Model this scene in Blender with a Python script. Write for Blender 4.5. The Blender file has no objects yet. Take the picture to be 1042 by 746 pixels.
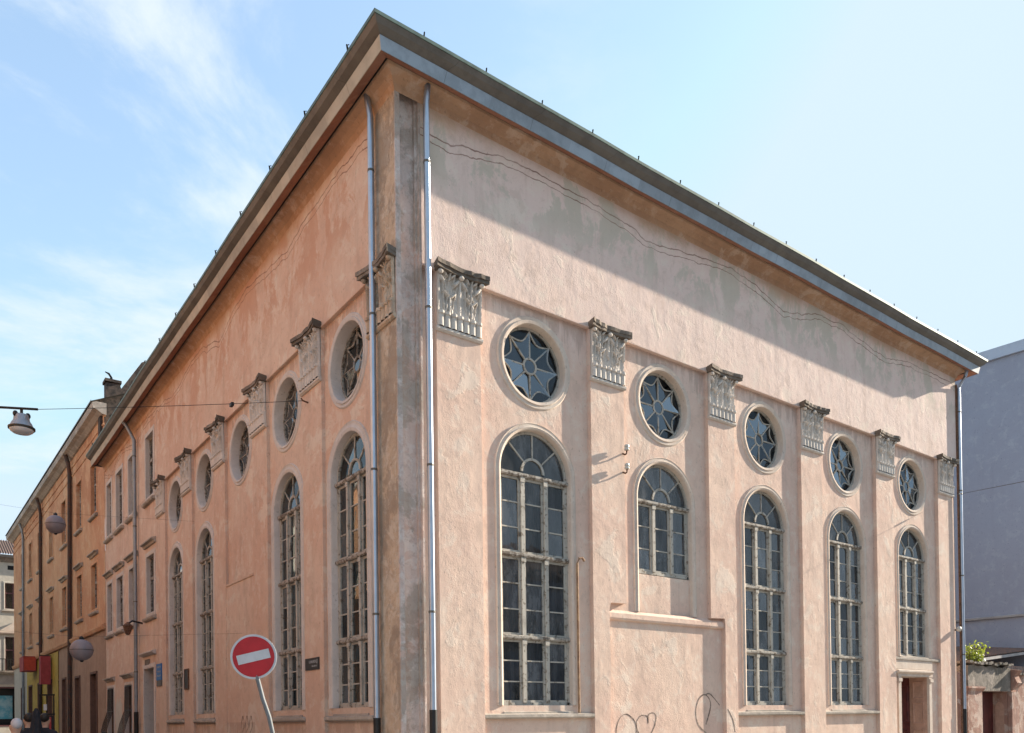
import bpy, bmesh, math, random
from math import sin, cos, pi, radians, sqrt, atan2
from mathutils import Vector, Matrix
from mathutils.geometry import tessellate_polygon
random.seed(7)
SC = bpy.context.scene
COL = SC.collection
XL = -1.14                      # plane of the side-street facade
WL = {}                         # world location of every empty

# ------------------------------------------------------------------ frames: (along, depth inwards, height) -> world
FR = lambda u, d, z: (u, d, z)                       # main facade
FL = lambda v, d, z: (XL + d, v, z)                  # side-street facade
FO = lambda v, d, z: (XL - .02*(v-27.) + d, v, z)    # ochre neighbour, very slightly turned
FW = lambda x, d, z: (x, 66. + d, z)                 # house at the end of the side street
FG = lambda u, d, z: (u, .3 + d, z)                  # gateway wall right of the building

# ------------------------------------------------------------------ materials
def nodes(name):
    m = bpy.data.materials.new(name); m.use_nodes = True
    nt = m.node_tree; b = nt.nodes['Principled BSDF']
    return m, nt, b
def N(nt, t, **kw):
    n = nt.nodes.new(t)
    for k, v in kw.items(): setattr(n, k, v)
    return n
def setin(n, **kw):
    for k, v in kw.items():
        n.inputs[k.replace('_', ' ')].default_value = v
    return n
def pos(nt, scale=(1, 1, 1)):
    g = N(nt, 'ShaderNodeNewGeometry')
    mp = N(nt, 'ShaderNodeMapping'); mp.inputs['Scale'].default_value = scale
    nt.links.new(g.outputs['Position'], mp.inputs['Vector'])
    return mp.outputs['Vector']
def noise(nt, vec, scale, detail=4., rough=.55, dist=0.):
    n = N(nt, 'ShaderNodeTexNoise')
    n.inputs['Scale'].default_value = scale; n.inputs['Detail'].default_value = detail
    n.inputs['Roughness'].default_value = rough; n.inputs['Distortion'].default_value = dist
    nt.links.new(vec, n.inputs['Vector'])
    return n.outputs['Fac']
def rng(nt, v, a, b, c=0., d=1.):
    n = N(nt, 'ShaderNodeMapRange'); n.interpolation_type = 'SMOOTHSTEP'
    n.inputs['From Min'].default_value = a; n.inputs['From Max'].default_value = b
    n.inputs['To Min'].default_value = c; n.inputs['To Max'].default_value = d
    nt.links.new(v, n.inputs['Value']); return n.outputs['Result']
def math_(nt, op, a, b=None):
    n = N(nt, 'ShaderNodeMath', operation=op)
    for i, v in enumerate((a, b)):
        if v is None: continue
        if isinstance(v, (int, float)): n.inputs[i].default_value = v
        else: nt.links.new(v, n.inputs[i])
    return n.outputs[0]
def mix(nt, f, a, b):
    n = N(nt, 'ShaderNodeMix', data_type='RGBA')
    for i, v in ((0, f), (6, a), (7, b)):
        if isinstance(v, (int, float)): n.inputs[i].default_value = v
        elif isinstance(v, (tuple, list)): n.inputs[i].default_value = (*v, 1)
        else: nt.links.new(v, n.inputs[i])
    return n.outputs[2]
def bump(nt, b, h, strength, dist):
    n = N(nt, 'ShaderNodeBump'); n.inputs['Strength'].default_value = strength; n.inputs['Distance'].default_value = dist
    nt.links.new(h, n.inputs['Height']); nt.links.new(n.outputs['Normal'], b.inputs['Normal'])

def plaster(name, base, alt, pale, stain=None, crack=None, stain_z=(11.2, 12.4), grain=.5, streak=.25, peel=.3, pale_t=(.56, .62), low=None, ps=1., stk=1., mot=.3, bands=(), upper=None, stf=.78):
    """old lime render: cloudy tone, pale worn patches, run-off streaks, damp stains, cracks, coarse grain"""
    m, nt, b = nodes(name)
    p = pos(nt)
    c = mix(nt, rng(nt, noise(nt, p, .45*ps, 5, .6), .38, .66), base, alt)
    if upper:
        su = N(nt, 'ShaderNodeSeparateXYZ'); nt.links.new(p, su.inputs[0])
        c = mix(nt, rng(nt, math_(nt, 'ADD', su.outputs[2], math_(nt, 'MULTIPLY', noise(nt, p, .7, 6, .6), 3.)), upper[0]+1.5, upper[1]+1.5, 0, .85), c, upper[2])
    n1 = noise(nt, p, 1.1*ps, 8, .65, .4)
    c = mix(nt, math_(nt, 'MULTIPLY', rng(nt, n1, *pale_t), peel), c, pale)
    st = noise(nt, pos(nt, (3.2*stk, 3.2*stk, .2*stk)), 1.2, 7, .65, .15)
    dk = tuple(x*.55 for x in base)
    c = mix(nt, math_(nt, 'MULTIPLY', rng(nt, st, .5, .78), streak), c, dk)
    c = mix(nt, rng(nt, noise(nt, p, 13, 6, .7), .66, .72, 0, .35), c, dk)
    c = mix(nt, rng(nt, noise(nt, p, 5, 8, .75, .6), .62, .7, 0, .3), c, pale)
    if bands:
        sb = N(nt, 'ShaderNodeSeparateXYZ'); nt.links.new(p, sb.inputs[0])
        drip = noise(nt, pos(nt, (7, 7, .5)), 1., 6, .65)
        for zt_, ln in bands:
            below = math_(nt, 'SUBTRACT', zt_, sb.outputs[2])
            reach = math_(nt, 'MULTIPLY', rng(nt, drip, .35, .68, .1, 1.), ln)
            f_ = math_(nt, 'MULTIPLY', rng(nt, math_(nt, 'SUBTRACT', reach, below), 0, .35*ln), math_(nt, 'GREATER_THAN', below, 0.))
            c = mix(nt, math_(nt, 'MULTIPLY', f_, .38), c, (base[0]*.42, base[1]*.40, base[2]*.40))
    mt = noise(nt, p, 2.4*ps, 10, .72, .5)
    c = mix(nt, rng(nt, mt, .51, .62, 0, mot), c, tuple(x*.66 for x in base))
    c = mix(nt, rng(nt, mt, .38, .48, .45, 0), c, pale)
    c = mix(nt, rng(nt, noise(nt, pos(nt, (1, 1, .6)), 19, 3, .6), .64, .69, 0, .5), c, tuple(x*.45 for x in base))
    if low:
        sz = N(nt, 'ShaderNodeSeparateXYZ'); nt.links.new(p, sz.inputs[0])
        lm = math_(nt, 'MULTIPLY', rng(nt, math_(nt, 'ADD', sz.outputs[2], math_(nt, 'MULTIPLY', noise(nt, p, 1.7, 6, .6), 3.)), low[0], low[1], 1, 0), low[2])
        c = mix(nt, lm, c, dk)
    if stain:
        sz = N(nt, 'ShaderNodeSeparateXYZ'); nt.links.new(p, sz.inputs[0])
        zm = rng(nt, sz.outputs[2], *stain_z)
        sm = rng(nt, noise(nt, pos(nt, (1.25, 1.25, .8)), .75, 12, .72, .35), .485, .545)
        c = mix(nt, math_(nt, 'MULTIPLY', math_(nt, 'MULTIPLY', zm, sm), stf), c, stain)
    if crack is not None:
        sz = N(nt, 'ShaderNodeSeparateXYZ'); nt.links.new(p, sz.inputs[0])
        ax = sz.outputs[crack]
        w = math_(nt, 'ABSOLUTE', math_(nt, 'SINE', math_(nt, 'MULTIPLY', ax, .62)))
        w2 = math_(nt, 'MULTIPLY', math_(nt, 'SINE', math_(nt, 'MULTIPLY', ax, 1.7)), .05)
        nz = math_(nt, 'MULTIPLY', math_(nt, 'SUBTRACT', noise(nt, p, 1.6, 3), .5), .3)
        zz = math_(nt, 'SUBTRACT', math_(nt, 'SUBTRACT', sz.outputs[2], math_(nt, 'ADD', w2, nz)), math_(nt, 'MULTIPLY', w, .34))
        brk = rng(nt, noise(nt, p, .9, 4, .6), .36, .6, .45, .9)
        for z0, wd in ((12.2, .012), (12.06, .009)):
            l = math_(nt, 'ABSOLUTE', math_(nt, 'SUBTRACT', zz, z0))
            c = mix(nt, math_(nt, 'MULTIPLY', rng(nt, l, wd*.3, wd*1.8, 1, 0), brk), c, (.19, .10, .075))
        up = rng(nt, math_(nt, 'ADD', zz, math_(nt, 'MULTIPLY', noise(nt, p, 2.2, 6, .65), .5)), 12.5, 12.95, 0, .8)
        c = mix(nt, up, c, (base[0]*.74, base[1]*.66, base[2]*.56))
    nt.links.new(c, b.inputs['Base Color'])
    b.inputs['Roughness'].default_value = .93; b.inputs['Specular IOR Level'].default_value = .2
    g1 = math_(nt, 'MULTIPLY', noise(nt, p, 34, 5, .65), rng(nt, noise(nt, p, .8, 4, .6), .35, .65, .12, .6))
    h = math_(nt, 'ADD', g1, math_(nt, 'MULTIPLY', noise(nt, p, 5, 6, .6), rng(nt, noise(nt, pos(nt, (.9, .9, .5)), 1.3, 4, .6), .35, .65, .25, 1.1)))
    h = math_(nt, 'ADD', h, math_(nt, 'MULTIPLY', noise(nt, p, .9, 3, .5), 1.6))
    h = math_(nt, 'ADD', h, math_(nt, 'MULTIPLY', rng(nt, n1, *pale_t), .25))
    bump(nt, b, h, grain, .018)
    return m

def simple(name, col, rough=.7, metal=0., var=.25, scale=6., spec=.4, bmp=0., alt=None, streaky=False):
    m, nt, b = nodes(name)
    p = pos(nt, (1, 1, .2) if streaky else (1, 1, 1))
    a = alt or tuple(x*(1-var) for x in col)
    f = noise(nt, p, scale, 7, .65)
    nt.links.new(mix(nt, rng(nt, f, .4, .62), col, a), b.inputs['Base Color'])
    b.inputs['Roughness'].default_value = rough; b.inputs['Metallic'].default_value = metal
    b.inputs['Specular IOR Level'].default_value = spec
    if bmp: bump(nt, b, f, bmp, .02)
    return m

def seams(m, step=1.9):
    nt = m.node_tree; b = nt.nodes['Principled BSDF']
    sz = N(nt, 'ShaderNodeSeparateXYZ'); nt.links.new(pos(nt), sz.inputs[0])
    fr = math_(nt, 'FRACT', math_(nt, 'DIVIDE', math_(nt, 'ADD', sz.outputs[0], sz.outputs[1]), step))
    l = b.inputs['Base Color'].links[0].from_socket
    pl = math_(nt, 'FLOOR', math_(nt, 'DIVIDE', math_(nt, 'ADD', sz.outputs[0], sz.outputs[1]), step))
    wn = N(nt, 'ShaderNodeTexWhiteNoise', noise_dimensions='1D'); nt.links.new(pl, wn.inputs['W'])
    c = mix(nt, rng(nt, wn.outputs['Value'], 0, 1, 0, .3), l, (.10, .095, .09))
    c = mix(nt, rng(nt, math_(nt, 'ABSOLUTE', math_(nt, 'SUBTRACT', fr, .5)), .002, .005, .45, 0), c, (.05, .05, .05))
    nt.links.new(c, b.inputs['Base Color'])
def chipped(name, paint, under, t=(.56, .6)):
    m, nt, b = nodes(name)
    p = pos(nt); f = noise(nt, p, 11, 8, .72, .3)
    c = mix(nt, rng(nt, noise(nt, p, 3, 4), .4, .7), paint, tuple(x*.78 for x in paint))
    nt.links.new(mix(nt, rng(nt, f, *t), c, under), b.inputs['Base Color'])
    b.inputs['Roughness'].default_value = .75; b.inputs['Specular IOR Level'].default_value = .3
    bump(nt, b, f, .3, .01)
    return m

def glass_mat(name, tint=(.9, .95, 1), dirt=.25, ior=2.0, dirtcol=(.1, .1, .1), gloss=(.85, .93, 1), lo=.45, hi=1.25):
    """window pane: reflects by angle, lets the dark room and curtain show, carries some dust"""
    m, nt, b = nodes(name)
    out = nt.nodes['Material Output']; nt.nodes.remove(b)
    fr = N(nt, 'ShaderNodeFresnel'); fr.inputs['IOR'].default_value = ior
    gl = N(nt, 'ShaderNodeBsdfGlossy'); gl.inputs['Roughness'].default_value = .03; gl.inputs['Color'].default_value = (*gloss, 1)
    at = N(nt, 'ShaderNodeAttribute', attribute_name='pane'); pv = at.outputs['Fac']
    tr = N(nt, 'ShaderNodeBsdfTransparent'); tr.inputs['Color'].default_value = (*tint, 1)
    df = N(nt, 'ShaderNodeBsdfDiffuse'); df.inputs['Color'].default_value = (*dirtcol, 1)
    p = pos(nt)
    bp = N(nt, 'ShaderNodeBump'); bp.inputs['Strength'].default_value = .06; bp.inputs['Distance'].default_value = .05
    nt.links.new(noise(nt, p, 2.2, 2), bp.inputs['Height']); nt.links.new(bp.outputs[0], gl.inputs['Normal'])
    m1 = N(nt, 'ShaderNodeMixShader'); m2 = N(nt, 'ShaderNodeMixShader')
    nt.links.new(math_(nt, 'MULTIPLY', rng(nt, noise(nt, pos(nt, (2, 2, .7)), 2.5, 6, .7), .3, .8, dirt*.3, dirt*1.4), rng(nt, math_(nt, 'FRACT', math_(nt, 'MULTIPLY', pv, 7.31)), 0, 1, .4, 1.6)), m1.inputs[0])
    nt.links.new(tr.outputs[0], m1.inputs[1]); nt.links.new(df.outputs[0], m1.inputs[2])
    nt.links.new(math_(nt, 'MINIMUM', math_(nt, 'MULTIPLY', fr.outputs[0], rng(nt, pv, 0, 1, lo, hi)), .95), m2.inputs[0]); nt.links.new(m1.outputs[0], m2.inputs[1]); nt.links.new(gl.outputs[0], m2.inputs[2])
    nt.links.new(m2.outputs[0], out.inputs['Surface'])
    return m

M = {}
for _n, _b in (('wall_main', ((9.79, .8),)), ('pilaster_main', ())):
    M[_n] = plaster('pink render', (.66, .495, .40), (.63, .445, .36), (.68, .59, .50), stain=(.44, .41, .33), stain_z=(10.9, 12.0), crack=0, grain=.6, streak=.36, peel=.5, low=(-.6, 2.2, .4), bands=_b, upper=(8.5, 10.5, (.67, .53, .475)), stf=.66)
for _n, _b in (('wall_side', ((1.69, .9), (9.79, .8))), ('pilaster_side', ())):
    M[_n] = plaster('salmon render', (.625, .46, .36), (.585, .39, .295), (.67, .575, .475), stain=(.50, .275, .18), stain_z=(10.4, 11.6), crack=1, grain=.6, streak=.34, peel=.65, low=(1.5, 6.5, .3), bands=_b, mot=.3, stf=.7)
M['wall_corner'] = plaster('weathered corner render', (.58, .475, .43), (.56, .40, .335), (.65, .59, .55), stain=(.25, .215, .17), stain_z=(-5, -3), grain=.9, streak=.5, peel=.6, pale_t=(.5, .56), ps=3.2, stk=1.6, mot=.45, stf=.5)
M['wall_edge'] = plaster('weathered buff edge', (.52, .40, .29), (.42, .32, .24), (.58, .50, .41), stain=(.19, .15, .12), stain_z=(-5, -3), grain=.9, streak=.55, peel=.6, pale_t=(.5, .56), ps=3., stk=1.6, mot=.4, stf=.5)
M['trim'] = plaster('pale moulding paint', (.59, .49, .41), (.54, .45, .385), (.65, .58, .50), grain=.3, streak=.35, peel=.4)
M['trim_side'] = plaster('pale grey moulding paint', (.56, .50, .45), (.52, .47, .44), (.62, .57, .53), grain=.3, streak=.35, peel=.4)
M['capital'] = plaster('stucco of capitals', (.58, .525, .47), (.50, .455, .41), (.66, .61, .56), grain=.5, streak=.5, peel=.5)
M['abacus'] = plaster('sooty weathered stone', (.17, .14, .115), (.11, .095, .08), (.33, .27, .22), grain=.9, streak=.5, peel=.6)
M['sill'] = plaster('weathered sill', (.40, .35, .30), (.28, .25, .22), (.55, .49, .43), grain=.6, streak=.5, peel=.6)
M['wood'] = chipped('chipped white window paint', (.42, .39, .34), (.15, .12, .09), (.54, .61))
M['wood_worn'] = chipped('bare grey window wood', (.36, .33, .29), (.12, .095, .075), (.47, .56))
M['wood_dark'] = chipped('brown sash paint', (.16, .09, .065), (.09, .06, .05))
M['glass'] = glass_mat('old window glass', ior=1.6, dirt=.65, dirtcol=(.11, .115, .12), gloss=(.92, .96, 1))
M['glass_oculus'] = glass_mat('round window glass', ior=2.5, dirt=.15, dirtcol=(.06, .075, .10), gloss=(.7, .85, 1), lo=.3, hi=1.3)
M['glass_clear'] = glass_mat('clear round window glass', ior=1.5, dirt=.1, dirtcol=(.05, .06, .08), gloss=(.75, .88, 1))
M['glass_side'] = glass_mat('dusty side window glass', ior=1.8, dirt=.4, dirtcol=(.09, .08, .065))
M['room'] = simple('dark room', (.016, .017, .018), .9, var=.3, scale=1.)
M['curtain'] = simple('grey net curtain', (.05, .05, .052), .9, var=.7, scale=5., streaky=True)
M['soffit'] = plaster('rust brown eave render', (.34, .17, .115), (.26, .13, .09), (.38, .22, .15), grain=.6, streak=.2, peel=.5)
M['cove'] = plaster('rusty brown cove plaster', (.47, .305, .20), (.39, .24, .155), (.55, .42, .33), grain=.6, streak=.5, peel=.6, ps=1.5)
M['zinc'] = simple('dull zinc sheet', (.30, .335, .375), .5, .6, .2, 3., bmp=.05)
M['fascia_warm_reflection'] = simple('eave fascia tinted with warm reflection', (.46, .40, .31), .7, 0, .18, 2.)  # side fascia: warm wall reflection on the zinc put into the base colour
M['zinc_dark'] = simple('weathered eave sheet', (.15, .14, .125), .6, .3, .25, 2.5)
M['zinc_new'] = simple('bright zinc downpipe', (.40, .46, .55), .36, .85, .1, 4.)
M['copper'] = simple('greenish roof edge', (.12, .17, .15), .55, .3, .3, 5.)
for _k in ('zinc', 'zinc_dark', 'fascia_warm_reflection'): seams(M[_k])
M['roofing'] = simple('grey sheet roofing', (.12, .12, .115), .6, .2, .3, 1.5)
M['iron'] = simple('black iron', (.018, .018, .019), .5, .2, .3, 9.)
M['hook'] = simple('sooty hook', (.02, .022, .02), .95, 0, .3, 9., spec=.05)
M['rust'] = simple('rusty iron', (.17, .09, .055), .8, .1, .5, 14.)
M['rust_pipe'] = simple('dark rusty downpipe', (.10, .05, .035), .7, .1, .5, 5., alt=(.06, .05, .045))
M['rust_light'] = simple('ochre rusty conduit', (.36, .23, .13), .8, 0, .5, 8., alt=(.22, .12, .07))
M['ceramic'] = simple('white glazed insulator', (.55, .53, .48), .3, 0, .2, 9.)
M['door_red'] = simple('dark red door paint', (.10, .02, .018), .5, 0, .4, 4.)
M['door_pink'] = simple('brown pink panel paint', (.50, .30, .22), .6, 0, .2, 4.)
M['asphalt'] = simple('grey stone setts', (.24, .225, .21), .9, 0, .3, 3., bmp=.2)
M['paving'] = simple('concrete paving', (.36, .335, .30), .9, 0, .25, 2., bmp=.2)
M['kerb'] = simple('kerb stone', (.28, .27, .26), .85, 0, .25, 5., bmp=.2)
M['ochre'] = plaster('ochre render', (.60, .34, .195), (.54, .27, .15), (.60, .45, .30), stain=(.42, .19, .10), stain_z=(9, 14), grain=.4, streak=.45, peel=.35, low=(2.5, 7, .35))
M['ochre_base'] = plaster('brown ground floor render', (.38, .25, .18), (.32, .21, .15), (.44, .31, .22), grain=.4, streak=.4, peel=.3)
M['yellow'] = simple('yellow shopfront paint', (.48, .33, .05), .7, 0, .2, 3.)
M['cream'] = plaster('cream render', (.52, .48, .41), (.47, .44, .38), (.60, .56, .49), grain=.3, streak=.4, peel=.3)
M['mauve'] = simple('mauve window paint', (.12, .05, .055), .6, 0, .2, 5.)
M['old_brick'] = simple('sooty fire wall brick', (.085, .065, .055), .95, 0, .5, 5., bmp=.6, alt=(.03, .026, .024))
M['tile'] = simple('old clay tiles', (.22, .13, .10), .9, 0, .5, 9., bmp=.6, alt=(.12, .10, .085))
M['grey_wall'] = plaster('grey blue render', (.32, .35, .43), (.31, .335, .41), (.40, .43, .49), grain=.2, streak=.12, peel=.3, pale_t=(.62, .66), mot=.06)
M['grey_cap'] = simple('pale grey blue parapet sheet', (.44, .50, .60), .5, .1, .1, 2.)
M['ledge'] = simple('pale ledge', (.38, .36, .35), .8, 0, .2, 2.)
M['gate_wall'] = plaster('peeling red gateway render', (.36, .21, .165), (.24, .125, .09), (.48, .37, .31), grain=1., streak=.6, peel=.8, pale_t=(.5, .56))
M['gate_stone'] = plaster('grey mossy gateway stone', (.19, .165, .14), (.10, .09, .075), (.33, .28, .24), grain=1.2, streak=.6, peel=.7, pale_t=(.5, .58))
M['sign_red'] = simple('faded red sign face', (.42, .012, .02), .45, 0, .12, 8.)
M['sign_white'] = simple('grey white sign sheet', (.50, .52, .55), .45, 0, .1, 8.)
M['sign_back'] = simple('galvanised post', (.15, .165, .175), .6, .0, .2, 6.)
M['plate'] = simple('black name plate', (.022, .022, .024), .5, 0, .2, 9.)
M['plate_ink'] = simple('worn white lettering', (.42, .42, .42), .6, 0, .5, 30.)
M['blue'] = simple('blue sign sheet', (.012, .13, .38), .45, 0, .2, 9.)
M['red_sign'] = simple('orange red shop sign', (.55, .06, .025), .5, 0, .2, 3.)
M['red_banner'] = simple('pinkish red banner', (.38, .055, .06), .7, 0, .2, 3.)
M['globe'] = simple('grey globe shade', (.23, .205, .225), .55, 0, .12, 3.)
M['lamp_body'] = simple('cast lamp housing', (.36, .38, .41), .45, .6, .15, 6.)
M['lamp_rim'] = simple('dark lamp rim', (.05, .045, .035), .6, .2, .3, 6.)
M['lamp_glass'] = simple('frosted lamp bowl', (.62, .66, .70), .2, 0, .08, 4.)
M['poster'] = simple('teal shop poster', (.05, .24, .33), .5, 0, .5, 1.6, alt=(.22, .36, .42))
M['skin'] = simple('skin', (.45, .27, .19), .6, 0, .1, 9.)
M['hair'] = simple('dark hair', (.02, .015, .012), .6, 0, .3, 20.)
M['cloth_dark'] = simple('dark cloth', (.022, .022, .028), .9, 0, .3, 6.)
M['cloth_white'] = simple('pale grey cloth', (.50, .48, .50), .9, 0, .15, 6.)
M['cloth_blue'] = simple('dull denim', (.05, .06, .09), .9, 0, .2, 9.)
M['leaf'] = None
def leaf_mat():
    m, nt, b = nodes('shrub leaves')
    oi = noise(nt, pos(nt), 9, 2)
    nt.links.new(mix(nt, rng(nt, oi, .35, .65), (.10, .17, .025), (.24, .27, .04)), b.inputs['Base Color'])
    b.inputs['Roughness'].default_value = .5
    tr = N(nt, 'ShaderNodeBsdfTranslucent'); tr.inputs['Color'].default_value = (.35, .42, .05, 1)
    mx = N(nt, 'ShaderNodeMixShader'); mx.inputs[0].default_value = .35
    nt.links.new(b.outputs[0], mx.inputs[1]); nt.links.new(tr.outputs[0], mx.inputs[2])
    nt.links.new(mx.outputs[0], nt.nodes['Material Output'].inputs['Surface'])
    return m
M['leaf'] = leaf_mat()

# ------------------------------------------------------------------ mesh builder
class MB:
    def __init__(s): s.v = []; s.f = []; s.m = []
    def face(s, pts, mi=0):
        i = len(s.v); s.v += [tuple(p) for p in pts]; s.f.append(tuple(range(i, i+len(pts)))); s.m.append(mi)
    def box(s, F, a0, a1, d0, d1, z0, z1, mi=0):
        P = [F(a, d, z) for z in (z0, z1) for d in (d0, d1) for a in (a0, a1)]
        i = len(s.v); s.v += P
        for q in ((0, 1, 3, 2), (4, 6, 7, 5), (0, 4, 5, 1), (2, 3, 7, 6), (0, 2, 6, 4), (1, 5, 7, 3)):
            s.f.append(tuple(i+k for k in q)); s.m.append(mi)
        return s
    def prism(s, F, poly, d0, d1, mi=0):            # poly in (along, height)
        n = len(poly); i = len(s.v)
        s.v += [F(a, d0, z) for a, z in poly] + [F(a, d1, z) for a, z in poly]
        s.f.append(tuple(range(i, i+n))); s.f.append(tuple(range(i+2*n-1, i+n-1, -1))); s.m += [mi, mi]
        for k in range(n):
            s.f.append((i+k, i+(k+1) % n, i+n+(k+1) % n, i+n+k)); s.m.append(mi)
        return s
    def slab(s, F, poly, z0, z1, mi=0):             # poly in (along, depth)
        n = len(poly); i = len(s.v)
        s.v += [F(a, d, z0) for a, d in poly] + [F(a, d, z1) for a, d in poly]
        s.f.append(tuple(range(i, i+n))); s.f.append(tuple(range(i+2*n-1, i+n-1, -1))); s.m += [mi, mi]
        for k in range(n):
            s.f.append((i+k, i+(k+1) % n, i+n+(k+1) % n, i+n+k)); s.m.append(mi)
        return s
    def run(s, F, prof, a0, a1, mi=0):              # moulding: closed profile in (depth, height) along the facade
        n = len(prof); i = len(s.v)
        s.v += [F(a0, d, z) for d, z in prof] + [F(a1, d, z) for d, z in prof]
        s.f.append(tuple(range(i, i+n))); s.f.append(tuple(range(i+2*n-1, i+n-1, -1))); s.m += [mi, mi]
        for k in range(n):
            s.f.append((i+k, i+(k+1) % n, i+n+(k+1) % n, i+n+k)); s.m.append(mi)
        return s
    def bar(s, F, p, q, w, d0, d1, mi=0):           # straight bar between two (along, height) points
        dx, dz = q[0]-p[0], q[1]-p[1]; L = sqrt(dx*dx+dz*dz) or 1; nx, nz = -dz/L*w/2, dx/L*w/2
        return s.prism(F, [(p[0]+nx, p[1]+nz), (q[0]+nx, q[1]+nz), (q[0]-nx, q[1]-nz), (p[0]-nx, p[1]-nz)], d0, d1, mi)
    def sheet(s, F, d, outer, holes=(), mi=0):
        loops = [[Vector((a, z, 0)) for a, z in l] for l in [outer, *holes]]
        flat = [p for l in loops for p in l]; i = len(s.v)
        s.v += [F(p.x, d, p.y) for p in flat]
        for t in tessellate_polygon(loops): s.f.append(tuple(i+k for k in t)); s.m.append(mi)
        return s
    def sweep(s, F, path_of, prof, closed=False, mi=0):   # path_of(o) -> list of (along, height); prof list of (o, d)
        rows = [[F(a, d, z) for a, z in path_of(o)] for o, d in prof]
        n = len(rows[0]); i = len(s.v)
        for r in rows: s.v += r
        for k in range(len(rows)-1):
            for j in range(n if closed else n-1):
                j2 = (j+1) % n
                s.f.append((i+k*n+j, i+k*n+j2, i+(k+1)*n+j2, i+(k+1)*n+j)); s.m.append(mi)
        return s
    def tube(s, pts, r, n=10, mi=0, cap=True):
        pts = [Vector(p) for p in pts]; rings = []
        up = Vector((0, 0, 1))
        for k, p in enumerate(pts):
            t = (pts[min(k+1, len(pts)-1)] - pts[max(k-1, 0)]).normalized()
            ref = up if abs(t.z) < .95 else Vector((1, 0, 0))
            x = t.cross(ref).normalized(); y = t.cross(x)
            rr = r[k] if isinstance(r, (list, tuple)) else r
            rings.append([p + (x*cos(2*pi*j/n) + y*sin(2*pi*j/n))*rr for j in range(n)])
        i = len(s.v)
        for g in rings: s.v += [tuple(q) for q in g]
        for k in range(len(rings)-1):
            for j in range(n):
                s.f.append((i+k*n+j, i+k*n+(j+1) % n, i+(k+1)*n+(j+1) % n, i+(k+1)*n+j)); s.m.append(mi)
        if cap:
            s.f.append(tuple(range(i, i+n))); s.f.append(tuple(range(i+len(rings)*n-1, i+(len(rings)-1)*n-1, -1))); s.m += [mi, mi]
        return s
    def lathe(s, c, prof, n=24, mi=0):              # vertical axis, prof (r, z)
        i = len(s.v)
        for r, z in prof: s.v += [(c[0]+r*cos(2*pi*j/n), c[1]+r*sin(2*pi*j/n), c[2]+z) for j in range(n)]
        for k in range(len(prof)-1):
            for j in range(n):
                s.f.append((i+k*n+j, i+k*n+(j+1) % n, i+(k+1)*n+(j+1) % n, i+(k+1)*n+j)); s.m.append(mi)
        s.f.append(tuple(range(i, i+n))); s.f.append(tuple(range(i+len(prof)*n-1, i+(len(prof)-1)*n-1, -1))); s.m += [mi, mi]
        return s
    def ball(s, c, r, n=12, sc=(1, 1, 1), mi=0):
        i = len(s.v); h = n//2
        for k in range(h+1):
            th = pi*k/h
            for j in range(n):
                ph = 2*pi*j/n
                s.v.append((c[0]+r*sc[0]*sin(th)*cos(ph), c[1]+r*sc[1]*sin(th)*sin(ph), c[2]+r*sc[2]*cos(th)))
        for k in range(h):
            for j in range(n):
                s.f.append((i+k*n+j, i+k*n+(j+1) % n, i+(k+1)*n+(j+1) % n, i+(k+1)*n+j)); s.m.append(mi)
        return s
    def build(s, name, mats, parent=None, smooth=False, recalc=True, origin=None):
        o0 = Vector((0, 0, 0))
        if parent is not None: o0 = WL.get(parent.name, Vector((0, 0, 0)))
        elif origin is not None: o0 = Vector(origin)
        me = bpy.data.meshes.new(name)
        me.from_pydata([tuple(Vector(p)-o0) for p in s.v], [], s.f)
        if not isinstance(mats, (list, tuple)): mats = [mats]
        for m in mats: me.materials.append(m)
        me.polygons.foreach_set('material_index', s.m)
        if name == 'glass':
            at = me.attributes.new('pane', 'FLOAT', 'FACE'); at.data.foreach_set('value', [random.random() for _ in s.f])
        bm = bmesh.new(); bm.from_mesh(me)
        bmesh.ops.remove_doubles(bm, verts=bm.verts, dist=1e-5)
        if recalc: bmesh.ops.recalc_face_normals(bm, faces=bm.faces)
        bm.to_mesh(me); bm.free()
        if smooth:
            me.polygons.foreach_set('use_smooth', [True]*len(me.polygons))
            me.set_sharp_from_angle(angle=radians(40))
        o = bpy.data.objects.new(name, me); COL.objects.link(o)
        if parent is not None: o.parent = parent; WL[o.name] = o0
        else: o.location = o0; WL[o.name] = o0
        return o

def thing(name, label, cat, loc=(0, 0, 0), group=None):
    o = bpy.data.objects.new(name, None); COL.objects.link(o)
    o.location = loc; o.empty_display_size = .3; WL[o.name] = Vector(loc)
    return tag(o, label, cat, group)
def tag(o, label, cat, group=None):
    o['label'] = label; o['category'] = cat
    if group: o['group'] = group
    return o
def struct(o): o['kind'] = 'structure'; return o

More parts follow.
